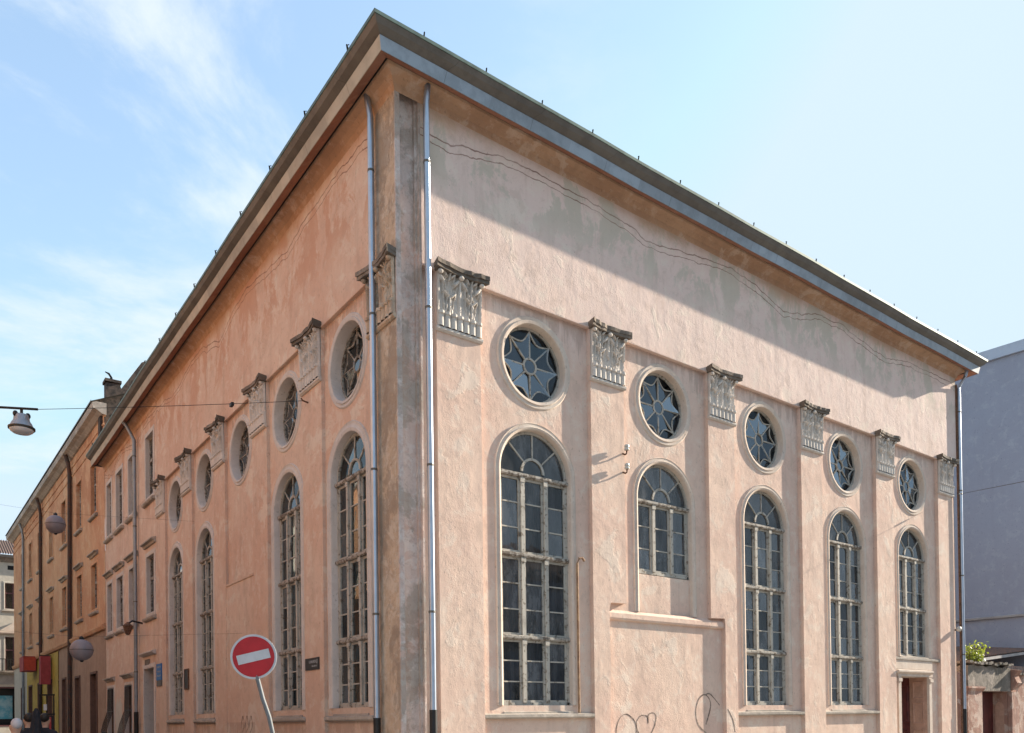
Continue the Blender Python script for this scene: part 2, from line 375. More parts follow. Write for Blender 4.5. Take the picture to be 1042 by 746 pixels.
def arch_path(c, z0, zs, r, n=28):
    def f(o):
        R = r + o
        return [(c-R, z0)] + [(c - R*cos(pi*k/n), zs + R*sin(pi*k/n)) for k in range(n+1)] + [(c+R, z0)]
    return f
def ring_path(c, zc, r, n=48):
    return lambda o: [(c + (r+o)*cos(2*pi*k/n), zc + (r+o)*sin(2*pi*k/n)) for k in range(n)]
def rect_path(a0, a1, z0, z1):
    return lambda o: [(a0-o, z0-o), (a1+o, z0-o), (a1+o, z1+o), (a0-o, z1+o)]
def J(a): return random.uniform(-a, a)
def pane(mb, F, pts, d, j=.006):
    """one pane, hung a hair out of true so that every pane reflects its own bit of surroundings"""
    ca = sum(p[0] for p in pts)/len(pts); cz = sum(p[1] for p in pts)/len(pts)
    ta, tz = J(j)*1.6, J(j)*1.6
    P = [Vector(F(a, d + (a-ca)*ta + (z-cz)*tz, z)) for a, z in pts]
    nn = Vector((0, 0, 0))
    for i in range(len(P)): nn += (P[i]-P[0]).cross(P[(i+1) % len(P)]-P[0])
    out = Vector(F(0, -1, 0)) - Vector(F(0, 0, 0))
    mb.face(P if nn.dot(out) > 0 else P[::-1])

# ------------------------------------------------------------------ windows
def arched_window(par, F, c, z0, zs, hw, dw, dg, tiers, tw, trim, glassm, sill=None, curtain=0, blank=None, label=None):
    zb = blank if blank else z0
    prof = [(0, dg+.03), (0, dw-.012), (.012, dw-.028), (tw*.35, dw-.04), (tw*.45, dw-.024), (tw*.8, dw-.02), (tw*.9, dw-.03), (tw, dw-.004), (tw, dw+.02)]
    s = MB().sweep(F, arch_path(c, zb, zs, hw), prof).build('arched_window', M[trim], par, smooth=True)
    if label: s['label'] = label
    if blank:
        b = MB(); b.box(F, c-hw, c+hw, dg-.06, dg+.03, zb, z0-.02); b.build('blind_panel', M['wall_main'], s)
    # timber frame
    f = MB()
    f.sweep(F, arch_path(c, z0, zs, hw), [(0, dg-.035), (-.055, dg-.035), (-.055, dg+.02)])
    f.box(F, c-hw+.002, c+hw-.002, dg-.035, dg+.02, z0, z0+.06)
    cols = [c-hw+.055, c-hw/3, c+hw/3, c+hw-.055]
    for (za, zt, rows) in tiers:
        for k in (1, 2):
            f.box(F, cols[k]-.042, cols[k]+.042, dg-.065, dg+.02, za, zt)
            f.box(F, cols[k]-.055, cols[k]+.055, dg-.078, dg-.05, zt-.09, zt+.0)
        for k in range(3):
            l = cols[k] + (.045 if k else 0); r = cols[k+1] - (.045 if k < 2 else 0)
            wj = J(.004)
            f.box(F, l, l+.04, dg-.024+wj, dg+.018, za, zt); f.box(F, r-.04, r, dg-.024+wj, dg+.018, za, zt)
            f.box(F, l+.04, r-.04, dg-.022+wj, dg+.018, za, za+.045); f.box(F, l+.04, r-.04, dg-.022+wj, dg+.018, zt-.045, zt)
            for q in range(1, rows):
                z = za + (zt-za)*q/rows
                f.box(F, l+.04, r-.04, dg-.012+wj, dg+.012, z-.013, z+.013)
    # fanlight
    r1 = hw*.34; zc = zs+.055; Rr = hw-.05
    n = 14
    for k in range(n):
        a, b = pi*k/n, pi*(k+1)/n
        f.prism(F, [(c-r1*cos(a), zc+r1*sin(a)), (c-r1*cos(b), zc+r1*sin(b)), (c-(r1-.05)*cos(b), zc+(r1-.05)*sin(b)), (c-(r1-.05)*cos(a), zc+(r1-.05)*sin(a))], dg-.03, dg+.015)
    for a in (42, 90, 138):
        a = radians(a)
        f.bar(F, (c-r1*cos(a), zc+r1*sin(a)), (c-Rr*cos(a), zc+Rr*sin(a)), .03, dg-.018, dg+.014)
    f.build('frame', M['wood'], s)
    for i, (za, zt, rows) in enumerate(tiers):
        t = MB(); t.run(F, [(dg+.01, zt), (dg-.075, zt+.004), (dg-.095, zt+.03), (dg-.095, zt+.075), (dg-.06, zt+.09), (dg+.01, zt+.09)], c-hw+.012, c+hw-.012)
        t.build('transom', M['wood_worn'], s)
    g = MB()
    for (za, zt, rows) in tiers:
        for k in range(3):
            for q in range(rows):
                a0, a1 = cols[k], cols[k+1]
                b0, b1 = za+(zt-za)*q/rows, za+(zt-za)*(q+1)/rows
                pane(g, F, [(a0, b0), (a1, b0), (a1, b1), (a0, b1)], dg)
    edges = [0, 42, 90, 138, 180]
    for e0, e1 in zip(edges, edges[1:]):
        pts = [(c-r1*cos(radians(e0+(e1-e0)*k/6)), zc-.05+r1*sin(radians(e0+(e1-e0)*k/6))) for k in range(7)]
        pts += [(c-Rr*cos(radians(e1-(e1-e0)*k/6)), zc-.05+Rr*sin(radians(e1-(e1-e0)*k/6))) for k in range(7)]
        pane(g, F, pts, dg)
    pane(g, F, [(c-r1*cos(pi*k/10), zc-.05+r1*sin(pi*k/10)) for k in range(11)], dg)
    g.build('glass', M[glassm], s, recalc=False)
    rm = MB(); rm.box(F, c-hw-.3, c+hw+.3, dg+.9, dg+.95, z0-.2, zs+hw+.3)
    rm.box(F, c-hw-.3, c-hw-.28, dg+.05, dg+.9, z0-.2, zs+hw+.3); rm.box(F, c+hw+.28, c+hw+.3, dg+.05, dg+.9, z0-.2, zs+hw+.3)
    rm.box(F, c-hw-.3, c+hw+.3, dg+.05, dg+.9, zs+hw+.28, zs+hw+.3)
    rm.build('dark_room', M['room'], s)
    if curtain:
        cm = MB(); n = 70; ph = random.random()*6
        zt0 = zs - .1
        for k in range(n):
            a, b = c-hw+2*hw*k/n, c-hw+2*hw*(k+1)/n
            if sin((a-c)*2.3+ph) > .75 and curtain < 2: continue
            d1 = dg+.16+.05*sin(a*23+ph)+.02*sin(a*51); d2 = dg+.16+.05*sin(b*23+ph)+.02*sin(b*51)
            cm.face([F(a, d1, z0), F(b, d2, z0), F(b, d2, zt0), F(a, d1, zt0)])
        cm.build('curtain', M['curtain'], s, recalc=False)
    if sill:
        a0, a1, z, dfr = sill
        sl = MB(); sl.run(F, [(dw+.01, z-.10), (dfr+.03, z-.10), (dfr, z-.07), (dfr, z-.015), (dw+.01, z+.01)], a0, a1)
        sl.run(F, [(dg, z+.02), (dw-.03, z-.006), (dw-.03, z+.035), (dg, z+.075)], c-hw+.004, c+hw-.004)
        sl.build('sill', M['sill'], s)
    return s

def round_window(par, F, c, zc, r, dw, dg, tw, trim, glassm, barm='wood'):
    prof = [(0, dg+.03), (0, dw-.012), (.012, dw-.03), (tw*.4, dw-.042), (tw*.5, dw-.02), (tw*.85, dw-.026), (tw, dw-.004), (tw, dw+.02)]
    s = MB().sweep(F, ring_path(c, zc, r), prof, closed=True).build('round_window', M[trim], par, smooth=True)
    f = MB()
    f.sweep(F, ring_path(c, zc, r), [(0, dg-.03), (-.045, dg-.03), (-.045, dg+.02)], closed=True)
    rh = r*.2
    f.sweep(F, ring_path(c, zc, rh, 24), [(.02, dg+.012), (.02, dg-.022), (-.02, dg-.022), (-.02, dg+.012)], closed=True)
    R1 = r-.07
    for k in range(8):
        a = 2*pi*k/8 + pi/2
        f.bar(F, (c+rh*cos(a), zc+rh*sin(a)), (c+(r-.04)*cos(a), zc+(r-.04)*sin(a)), .028, dg-.018, dg+.012)
        # scalloped web between two spokes
        q = 7; pp = None
        for j in range(q+1):
            t = j/q; b = a + t*2*pi/8
            rr = R1 - .27*R1*sin(pi*t)**.8
            p = (c+rr*cos(b), zc+rr*sin(b))
            if pp: f.bar(F, pp, p, .026, dg-.014, dg+.01)
            pp = p
    f.build('tracery', M[barm], s)
    g = MB(); go = MB()
    for k in range(8):
        a = 2*pi*k/8 + pi/2
        rr = lambda t: R1 - .27*R1*sin(pi*t)**.8
        arc = [a + j/6*2*pi/8 for j in range(7)]
        pane(g, F, [(c+rh*cos(b), zc+rh*sin(b)) for b in arc] + [(c+rr(j/6)*cos(arc[j]), zc+rr(j/6)*sin(arc[j])) for j in range(6, -1, -1)], dg, .07)
        pane(go, F, [(c+rr(j/6)*cos(arc[j]), zc+rr(j/6)*sin(arc[j])) for j in range(7)] + [(c+(r-.02)*cos(b), zc+(r-.02)*sin(b)) for b in reversed(arc)], dg+.001, .07)
    pane(g, F, [(c+rh*cos(2*pi*k/12), zc+rh*sin(2*pi*k/12)) for k in range(12)], dg, .07)
    g.build('glass', M[glassm], s, recalc=False); go.build('glass', M['glass_clear' if glassm == 'glass_oculus' else glassm], s, recalc=False)
    rm = MB(); rm.box(F, c-r-.1, c+r+.1, dg+.6, dg+.65, zc-r-.1, zc+r+.1)
    for sg in (-1, 1):
        rm.box(F, c+sg*(r+.1)-.01, c+sg*(r+.1)+.01, dg+.04, dg+.6, zc-r-.1, zc+r+.1)
        rm.box(F, c-r-.1, c+r+.1, dg+.04, dg+.6, zc+sg*(r+.1)-.01, zc+sg*(r+.1)+.01)
    rm.build('dark_room', M['room'], s)
    return s

def sash_window(par, F, a0, a1, z0, z1, dw, dg, tw, trim, wood, glassm='glass_side', sill=True, cornice=0., rows=3, grille=False, half=.62, curtain=False, name='sash_window'):
    s = MB().sweep(F, rect_path(a0, a1, z0, z1), [(0, dg+.03), (0, dw-.025), (tw*.3, dw-.035), (tw, dw-.02), (tw, dw+.02)], closed=True).build(name, M[trim], par)
    f = MB()
    f.sweep(F, rect_path(a0, a1, z0, z1), [(0, dg-.03), (-.06, dg-.03), (-.06, dg+.02)], closed=True)
    zm = z0+(z1-z0)*half; cm = (a0+a1)/2
    f.box(F, a0+.06, a1-.06, dg-.045, dg+.02, zm-.05, zm+.05)
    f.box(F, cm-.05, cm+.05, dg-.04, dg+.02, z0+.06, zm-.05); f.box(F, cm-.05, cm+.05, dg-.04, dg+.02, zm+.05, z1-.06)
    for q in range(1, rows-1):
        z = z0+(zm-z0)*q/(rows-1)
        f.box(F, a0+.06, a1-.06, dg-.01, dg+.015, z-.016, z+.016)
    f.build('frame', M[wood], s)
    g = MB()
    for x0, x1 in ((a0, cm), (cm, a1)):
        for zz0, zz1 in ((z0, zm), (zm, z1)): pane(g, F, [(x0, zz0), (x1, zz0), (x1, zz1), (x0, zz1)], dg)
    g.build('glass', M[glassm], s, recalc=False)
    rm = MB(); rm.box(F, a0-.05, a1+.05, dg+.35, dg+.4, z0-.05, z1+.05)
    rm.build('dark_room', M['curtain' if curtain else 'room'], s)
    if sill:
        b = MB(); b.run(F, [(dw+.01, z0-tw-.13), (dw-.10, z0-tw-.10), (dw-.13, z0-tw-.05), (dw-.13, z0-tw-.01), (dw+.01, z0-tw+.02)], a0-tw-.1, a1+tw+.1)
        b.build('sill', M['sill'], s)
    if cornice:
        b = MB(); zc = z1+cornice
        b.run(F, [(dw+.01, zc-.16), (dw-.06, zc-.14), (dw-.09, zc-.07), (dw-.18, zc-.04), (dw-.18, zc), (dw+.01, zc+.05)], a0-tw-.12, a1+tw+.12)
        b.build('cornice', M['sill'], s)
    if grille:
        b = MB(); zt = z1-.05; zb_ = z0+.05; n = 7
        for k in range(n+1):
            a = a0+.05+(a1-a0-.1)*k/n
            b.tube([F(a, dw-.03, zt), F(a, dw-.05, z0+(z1-z0)*.55), F(a, dw-.22, z0+(z1-z0)*.32), F(a, dw-.30, z0+(z1-z0)*.16), F(a, dw-.08, zb_)], .012, 6)
        for z, d in ((zt, dw-.03), (z0+(z1-z0)*.55, dw-.05), (z0+(z1-z0)*.16, dw-.30), (zb_, dw-.08)):
            b.tube([F(a0, d, z), F(a1, d, z)], .014, 6)
        b.build('grille', M['iron'], s)
    return s

# ================================================================== THE MAIN BUILDING
bld = thing('corner_building', 'big faded pink plastered corner building with pilasters, tall arched windows and round windows', 'building', (XL, 0, 0))
PR = [-.337 + 3.7*k for k in range(6)]; PWR = .953          # pilasters, main facade
PL = [.03 + 3.24*k for k in range(6)]; PWL = 1.02           # pilasters, side facade
DR, DL = .11, .075                                          # recess of the bays
CR = [1.98 + 3.68*k for k in range(5)]; HWR, TWR = .87, .14
CL = [2.17 + 3.24*k for k in range(5)]; HWL, TWL = .80, .21
ZS, ZT, ZCAP, ZFR, ZWALL = 6.53, 1.95, 8.71, 9.83, 13.0
XE, YE = 19.45, 26.6                                        # far ends of the two facades
ROC, ZOC = .76, 8.74
def hole_arch(c, z0, zs, r): return arch_path(c, z0, zs, r, 24)(0)
def hole_ring(c, zc, r): return ring_path(c, zc, r, 40)(0)

# --- main facade wall
holes = []
for k, c in enumerate(CR):
    z0 = {1: 4.0, 4: 3.42}.get(k, ZT)
    holes.append(hole_arch(c, z0, ZS, HWR+.03)); holes.append(hole_ring(c, ZOC, ROC+.03))
DOOR = (15.75, 17.45, 2.82)
holes.append([(DOOR[0], .02), (DOOR[1], .02), (DOOR[1], DOOR[2]), (DOOR[0], DOOR[2])])
w = MB()
w.sheet(FR, DR, [(-.62, -.1), (XE, -.1), (XE, ZFR+.01), (-.62, ZFR+.01)], holes)
w.box(FR, -.62, XE, 0, DR+.3, ZFR, ZWALL)                                        # frieze band
w.run(FR, [(0.002, ZFR-.03), (-.012, ZFR-.025), (-.014, ZFR+.005), (-.001, ZFR+.012), (.1, ZFR+.01), (.1, ZFR-.02)], -.62, XE)
w.box(FR, XE-.02, XE, DR, 12., -.1, ZWALL)                                        # end wall
w.box(FR, -.62, -.60, DR-.0, .5, -.1, ZFR-.05)
wall_main = w.build('wall', M['wall_main'], bld)
# sunken field below the short window
pf = MB(); pf.run(FR, [(DR+.01, 3.76), (.055, 3.78), (.035, 3.82), (.04, 3.92), (DR+.01, 4.0)], 3.81, 7.57)
pf.build('sill_band', M['wall_main'], bld)

# --- pilasters
notch = {1: 'r', 2: 'l'}
def capital_mesh(name, wd, mirror, seed):
    """stucco capital in local coords: along, depth (front negative), height from its base plate"""
    I = (lambda a, d, z: (d, a, z)) if mirror else (lambda a, d, z: (a, d, z))
    m = MB(); H = ZFR - ZCAP + .06
    # base plate
    m.run(I, [(0, 0), (-.03, 0), (-.065, .03), (-.065, .07), (-.04, .09), (0, .09)], -.02, wd+.02)
    # relief field
    nu, nz = 84, 64; z0, z1 = .085, H-.10
    rnd = random.Random(seed); ja, jb, jc = rnd.uniform(-.05, .05), rnd.uniform(-.4, .4), rnd.uniform(.85, 1.15)
    holes_ = [(rnd.random(), rnd.uniform(.3, 1), rnd.uniform(.05, .12)) for _ in range(rnd.randint(1, 4))]
    def h(u, t):
        if t < .27:
            s_ = abs(sin(pi*7*u)); e = .04 + .06*s_**.6
            if t > .21: e += .03*abs(sin(pi*7*u))**.4
            return e*.9
        q = (t-.27)/.73
        e = .006 + .016*q*q
        for cx in (.25, .75):
            for kk in (-2, -1, 0, 1, 2):
                qe = (.80, .97, 1.0, .97, .80)[kk+2] + ja*.6
                if q > qe: continue
                cu = cx + ja*.25 + kk*.052*jc*(.8+1.1*q**1.6) + .012*sin(7*q+kk*1.9+jb)
                wd_ = .021*(1-.25*q) * (1.5 if kk == 0 else 1)
                x = (u-cu)/wd_
                hgt = (.058+.04*q)*(1-.12*abs(kk))*(.72+.28*abs(sin(pi*(4.5*q+.21*kk))))
                e = max(e, hgt*max(0., 1-x*x)**.5)
            for sg in (-1, 1):                     # curled leaf tips
                for qc, du, rr_ in ((.80, .16, .055), (.46, .085, .04), (.97, .10, .045)):
                    dd = ((u-cx-sg*du-.03*sg*(q-qc)/rr_)/(rr_*.75))**2 + ((q-qc)/(rr_*2.1))**2
                    if dd < 1: e = max(e, .05+.045*(1-dd)**.5)
        for cx in (.015, .5, .985):
            x = (u-cx)/.04
            e = max(e, (.045+.03*q)*max(0., 1-x*x)**.5)
        e *= 1.15
        for hx, ht, hr in holes_:
            if (u-hx)**2 + ((t-ht)*.9)**2 < hr*hr: e *= .45
        e += rnd.uniform(-.004, .004)
        return max(e, .012)
    grid = [[I(wd*i/nu, -h(i/nu, j/nz)*(1 if 0 < i < nu else .3), z0+(z1-z0)*j/nz) for i in range(nu+1)] for j in range(nz+1)]
    b0 = len(m.v)
    for r in grid: m.v += r
    for j in range(nz):
        for i in range(nu):
            m.f.append((b0+j*(nu+1)+i, b0+j*(nu+1)+i+1, b0+(j+1)*(nu+1)+i+1, b0+(j+1)*(nu+1)+i)); m.m.append(0)
    m.box(I, .01, wd-.01, -.004, 0, z0, z1)
    # bead line between the fluted band and the leaves
    zb = z0+(z1-z0)*.26
    for i in range(7): m.ball(I(wd*(i+.5)/7, -.075, zb), .03, 8)
    # volutes
    for a in (.03, wd*.5, wd-.03): m.ball(I(a, -.115, z1-.04), .05, 10, (1.1, 1, .85))
    # concave abacus, broken edge
    fr = []; dmg = rnd.uniform(.008, .022)
    for i in range(13):
        t = i/12; x = -.09 + (wd+.18)*t
        fr.append((x, -.20 + .075*sin(pi*t) + rnd.uniform(-.008, .008)))
    poly = [(-.03, 0.0)] + fr + [(wd+.03, 0.0)]
    m.slab(I, poly, z1-.005, z1+.055, 1)
    poly2 = [(-.04, 0.0)] + [(x, y-.025+rnd.uniform(-1, 1)*dmg) for x, y in fr] + [(wd+.04, 0.0)]
    m.slab(I, poly2, z1+.056, z1+.135, 1)
    i0 = len(m.v)
    o = m.build(name, [M['capital'], M['abacus']])
    COL.objects.unlink(o); me = o.data; bpy.data.objects.remove(o); return me
def add_capital(par, me, loc):
    o = bpy.data.objects.new('capital', me); COL.objects.link(o); o.parent = par
    o.location = Vector(loc) - WL[par.name]; WL[o.name] = Vector(loc)
    return o
for k, u in enumerate(PR):
    p = MB(); a, b = u, u+PWR
    if k in notch:
        zc = 4.12 if notch[k] == 'r' else 4.0
        if notch[k] == 'r': poly = [(a, -.1), (a+.46, -.1), (a+.44, 1.6), (a+.47, 2.7), (a+.45, zc-.12), (a+.5, zc), (b, zc+.01), (b, ZFR), (a, ZFR)]
        else: poly = [(a+.52, -.1), (b, -.1), (b, ZFR), (a, ZFR), (a, zc), (a+.5, zc+.02), (a+.52, zc-.12), (a+.50, 2.5)]
        p.prism(FR, poly, 0, DR+.005)
    else: p.box(FR, a, b, 0, DR+.005, -.1, ZFR)
    o = p.build('pilaster', M['pilaster_main'], bld)
    add_capital(o, capital_mesh('capital', PWR, False, 20+k), (u, 0, ZCAP))
for k, v_ in enumerate(PL):
    p = MB().box(FL, v_, v_+PWL, 0, DL+.005, -.1, ZFR)
    if k == 0:
        o = p.build('pilaster', M['wall_edge'], bld); o['label'] = 'badly weathered buff pilaster at the corner'
    else: o = p.build('pilaster', M['pilaster_side'], bld)
    cm_ = capital_mesh('capital', PWL, True, 40+k)
    if k == 0: cm_.materials[0] = M['wall_edge']
    add_capital(o, cm_, (XL, v_, ZCAP))

# --- side facade wall
holes = []
for k, c in enumerate(CL):
    holes.append(hole_ring(c, ZOC, ROC+.02))
    if k != 2: holes.append(hole_arch(c, ZT, ZS, HWL+.03))
w = MB()
V1 = PL[5]+PWL
w.sheet(FL, DL, [(.05, -.1), (V1, -.1), (V1, ZFR+.01), (.05, ZFR+.01)], holes)
w.box(FL, PL[0]+PWL, V1, 0, DL+.3, ZFR, 13.2)
w.run(FL, [(0.002, ZFR-.03), (-.012, ZFR-.025), (-.014, ZFR+.005), (-.001, ZFR+.012), (.1, ZFR+.01), (.1, ZFR-.02)], PL[0]+PWL, V1)
# plain stretch with sash windows
UP = [(17.72, 18.84), (20.55, 21.75), (22.95, 24.1), (25.15, 26.1)]
h2 = []
for a, b in UP: h2 += [rect_path(a, b, 9.72, 11.9)(.01), rect_path(a, b, 5.6, 7.62)(.01)]
SDOOR = (17.85, 19.35, 3.65)
h2.append([(SDOOR[0], .02), (SDOOR[1], .02), (SDOOR[1], SDOOR[2]), (SDOOR[0], SDOOR[2])])
GF = [(21.4, 22.7), (24.9, 26.2)]
for a, b in GF: h2.append(rect_path(a, b, 1.0, 3.2)(.01))
w.sheet(FL, -.004, [(V1+.001, -.1), (YE, -.1), (YE, 13.2), (V1+.001, 13.2)], h2)
w.box(FL, YE-.02, YE, 0, 14, -.1, ZWALL)
w.build('wall', M['wall_side'], bld)
e = MB().box(FL, PL[0], PL[0]+PWL, 0, .09, ZFR, 13.2)
e.build('corner_frieze', M['wall_edge'], bld)
# worn string cornice under the eave
MB().run(FL, [(0, 12.62), (-.03, 12.64), (-.05, 12.74), (-.012, 12.78)], V1, YE).build('moulding', M['wall_side'], bld)
# --- rebated corner
c = MB()
c.box(FR, XL+.002, XL+.10, -.0, .4, -.1, ZWALL)
c.run(lambda a, d, z: (d, a, z), [(XL+.1, -.1), (-.62, -.1), (-.62, ZWALL), (XL+.1, ZWALL)], .15, .5)
c.box(FR, -.66, -.62, .01, .4, -.1, ZWALL)
for x0, x1, d0 in ((XL+.10, XL+.135, .10), (-.70, -.66, .09)): c.box(FR, x0, x1, d0, .16, -.1, ZWALL)
c.build('corner_wall', M['wall_corner'], bld)['label'] = 'rebated corner strip with bare grey weathered render'

# --- windows of the main facade
T3 = [(ZT+.06, 3.24, 3), (3.33, 4.86, 3), (4.95, ZS-.09, 3)]
def tiers(z0):
    if z0 == ZT: return T3
    if z0 == 3.42: return [(z0+.06, 4.86, 3), (4.95, ZS-.09, 3)]
    return [(z0+.06, ZS-.09, 3)]
for k, cx in enumerate(CR):
    z0 = {1: 4.88, 4: 3.42}.get(k, ZT)
    a0, a1 = PR[k]+PWR, PR[k+1]
    sill = (a0+.002, a1-.002, 1.79, .0) if z0 == ZT else ((a0+.002, a1-.002, z0-.02, .02) if k == 4 else None)
    arched_window(bld, FR, cx, z0, ZS, HWR, DR, .24, tiers(z0), TWR, 'trim', 'glass', sill, curtain=[2, 1, 1, 1, 0][k], blank=4.0 if k == 1 else None)
    round_window(bld, FR, cx, ZOC, ROC, DR, .28, .16, 'trim', 'glass_oculus', 'wood')
for k, cx in enumerate(CL):
    a0, a1 = PL[k]+PWL, PL[k+1]
    if k != 2: arched_window(bld, FL, cx, ZT, ZS, HWL, DL, .22, T3, TWL, 'trim_side', 'glass_side', (a0+.002, a1-.002, 1.79, -.02), curtain=0)
    else:
        bp_ = MB().prism(FL, [(a0, -.1), (a1, -.1), (a1, 5.34), (a1-.5, 5.38), (a1-1.1, 5.33), (a0, 5.36)], .012, DL+.002)
        bp_.run(FL, [(.02, 5.33), (-.01, 5.335), (-.015, 5.38), (.02, 5.40)], a0, a1)
        bp_.build('infill', M['wall_side'], bld)
    round_window(bld, FL, cx, ZOC, ROC-.02, DL, .30, .16, 'trim_side', 'glass_side', 'wood_worn')
for k, (a, b) in enumerate(UP):
    sash_window(bld, FL, a, b, 9.72, 11.9, 0, .14, .16, 'trim_side', 'wood_worn', rows=3)
    sash_window(bld, FL, a, b, 5.6, 7.62, 0, .14, .16, 'trim_side', 'wood_worn', rows=3, cornice=.48)
for a, b in GF:
    sash_window(bld, FL, a, b, 1.0, 3.2, 0, .16, .12, 'trim_side', 'wood_dark', rows=3, cornice=.42, grille=True, sill=False)

# --- doors
def panel(mb, F, a0, a1, z0, z1, d, mi=0):
    mb.sweep(F, rect_path(a0, a1, z0, z1), [(0, d), (0, d-.02), (-.03, d-.025), (-.05, d-.005), (-.05, d+.004)], closed=True, mi=mi)
ds = MB()
ds.box(FR, DOOR[0]-.16, DOOR[0], .03, DR+.6, 0, DOOR[2]); ds.box(FR, DOOR[1], DOOR[1]+.16, .03, DR+.02, 0, DOOR[2])
ds.box(FR, DOOR[0]-.20, DOOR[0]-.001, -.01, .1, DOOR[2]-.16, DOOR[2]-.06)
ds.box(FR, DOOR[1]+.001, DOOR[1]+.20, -.01, .1, DOOR[2]-.16, DOOR[2]-.06)
ds.box(FR, DOOR[0]-.2, DOOR[1]+.2, .02, DR+.6, DOOR[2], DOOR[2]+.08)
ds.run(FR, [(.1, 2.9), (0.0, 2.9), (-.06, 2.95), (-.06, 3.0), (.1, 3.04)], DOOR[0]-.28, DOOR[1]+.12)
ds.box(FR, DOOR[0]-.25, DOOR[1]+.25, .05, .1, 3.04, 3.34)
door = ds.build('door', M['trim'], bld); door['label'] = 'deep doorway with panelled pink reveal and dark red leaf'
dl = MB(); dl.box(FR, DOOR[0], DOOR[1], DR+.56, DR+.61, 0, DOOR[2])
for z0, z1 in ((.3, 1.2), (1.4, 2.6)):
    for a in (DOOR[0]+.1, DOOR[0]+.95): panel(dl, FR, a, a+.65, z0, z1, DR+.56)
dl.build('leaf', M['door_red'], door)
FRV = lambda a, d, z: (DOOR[1]+d, a, z)
rv = MB(); rv.box(FRV, DR, DR+.56, -.001, .03, 0, DOOR[2])
for z0, z1 in ((.2, 1.2), (1.35, 2.05), (2.15, 2.7)): panel(rv, FRV, DR+.1, DR+.46, z0, z1, -.001)
rv.build('panelled_reveal', M['door_pink'], door)
sd = MB()
sd.sweep(FL, lambda o: [(SDOOR[0]-o, 0), (SDOOR[0]-o, SDOOR[2]+o), (SDOOR[1]+o, SDOOR[2]+o), (SDOOR[1]+o, 0)], [(0, .32), (0, -.03), (.05, -.04), (.16, -.025), (.16, .02)])
sd.run(FL, [(.01, 4.1), (-.08, 4.12), (-.16, 4.18), (-.16, 4.22), (.01, 4.27)], SDOOR[0]-.3, SDOOR[1]+.3)
side_door = sd.build('door', M['trim_side'], bld); side_door['label'] = 'side street doorway with open dark passage'
lf = MB(); lf.box(FL, SDOOR[0], SDOOR[1], .3, .35, 0, SDOOR[2]); 
for z0, z1 in ((.3, 1.4), (1.6, 3.3)): panel(lf, FL, SDOOR[0]+.15, SDOOR[1]-.15, z0, z1, .3)
lf.build('leaf', M['iron'], side_door)
np_ = MB().box(FL, 18.5, 19.2, -.03, .0, 3.78, 3.98); np_.build('house_number_plate', M['gate_stone'], side_door)

# --- eave and roof: loops round the building
XE2 = XE+.08
def loop(o, z, oy=0.): return [(XL-o, -o, z), (XE2+o*.9, -o, z), (XE2+o*.9, YE+oy, z), (XL-o, YE+oy, z)]
def loops(prof, mats, name, sides=(0, 1, 3)):
    m = MB()
    for (o0, z0), (o1, z1) in zip(prof, prof[1:]):
        A, B = loop(o0, z0), loop(o1, z1)
        for i in sides:
            j = (i+1) % 4
            n = 18
            for k in range(n):
                q = []
                for P, Q, t in ((A[i], A[j], k/n), (A[i], A[j], (k+1)/n), (B[i], B[j], (k+1)/n), (B[i], B[j], k/n)):
                    v_ = Vector(P).lerp(Vector(Q), t); e_ = min(1, 8*t*(1-t))
                    v_.z += e_*(.008*sin(2.1*t*n+i*2) + .008*sin(.77*t*n+i)); q.append(v_)
                m.face(q)
    return m.build(name, mats, bld)
loops([(.31, 12.915), (.498, 12.825)], M['soffit'], 'soffit')
loops([(.20, 13.02), (.305, 13.02), (.312, 12.91)], M['roofing'], 'eave_gap')
loops([(.2, 13.0), (.26, 12.955), (.24, 12.92), (.13, 12.88), (.045, 12.81), (-.002, 12.70)], M['cove'], 'cove')
loops([(.497, 12.85), (.50, 12.82), (.512, 12.82), (.555, 13.03), (.53, 13.035)], M['zinc'], 'fascia', (0, 1))
loops([(.497, 12.85), (.50, 12.82), (.512, 12.82), (.555, 13.03), (.53, 13.035)], M['fascia_warm_reflection'], 'fascia', (3,))['label'] = 'fascia of the side street eave, warm reflection put into its beige colour'
loops([(.53, 13.03), (.56, 13.045), (.66, 13.11), (.715, 13.185)], M['zinc_dark'], 'gutter')
loops([(.70, 13.185), (.73, 13.19), (.735, 13.245), (.70, 13.26)], M['copper'], 'roof_edge')
rf = MB()
A = loop(.71, 13.255); zr = 15.6
B = [(XL+7, 8, zr), (XE-7, 8, zr), (XE-7, YE-.2, zr), (XL+7, YE-.2, zr)]
for i in range(4):
    j = (i+1) % 4; rf.face([A[i], A[j], B[j], B[i]])
rf.face(B); 
# closing board at the far end of the eave
rf.face([(XL-.50, YE+.002, 12.82), (XL-.55, YE+.002, 13.03), (XL-.73, YE+.002, 13.22), (XL+1, YE+.002, 13.6), (XL+1, YE+.002, 12.9)])
rf.build('roof', M['roofing'], bld, recalc=False)
for k in range(17):                                    # snow guard hooks standing on the edge
    x = -.95 + 1.27*k
    h_ = MB().tube([(x, -.72, 13.24), (x, -.74, 13.31), (x+.01, -.71, 13.32)], [.014, .012, .010], 6); h_.build('roof_hook', M['hook'], bld)
for k in range(14):
    y = .3 + 1.9*k
    MB().tube([(XL-.72, y, 13.24), (XL-.74, y, 13.33), (XL-.70, y, 13.35)], [.02, .016, .012], 6).build('roof_hook', M['hook'], bld)

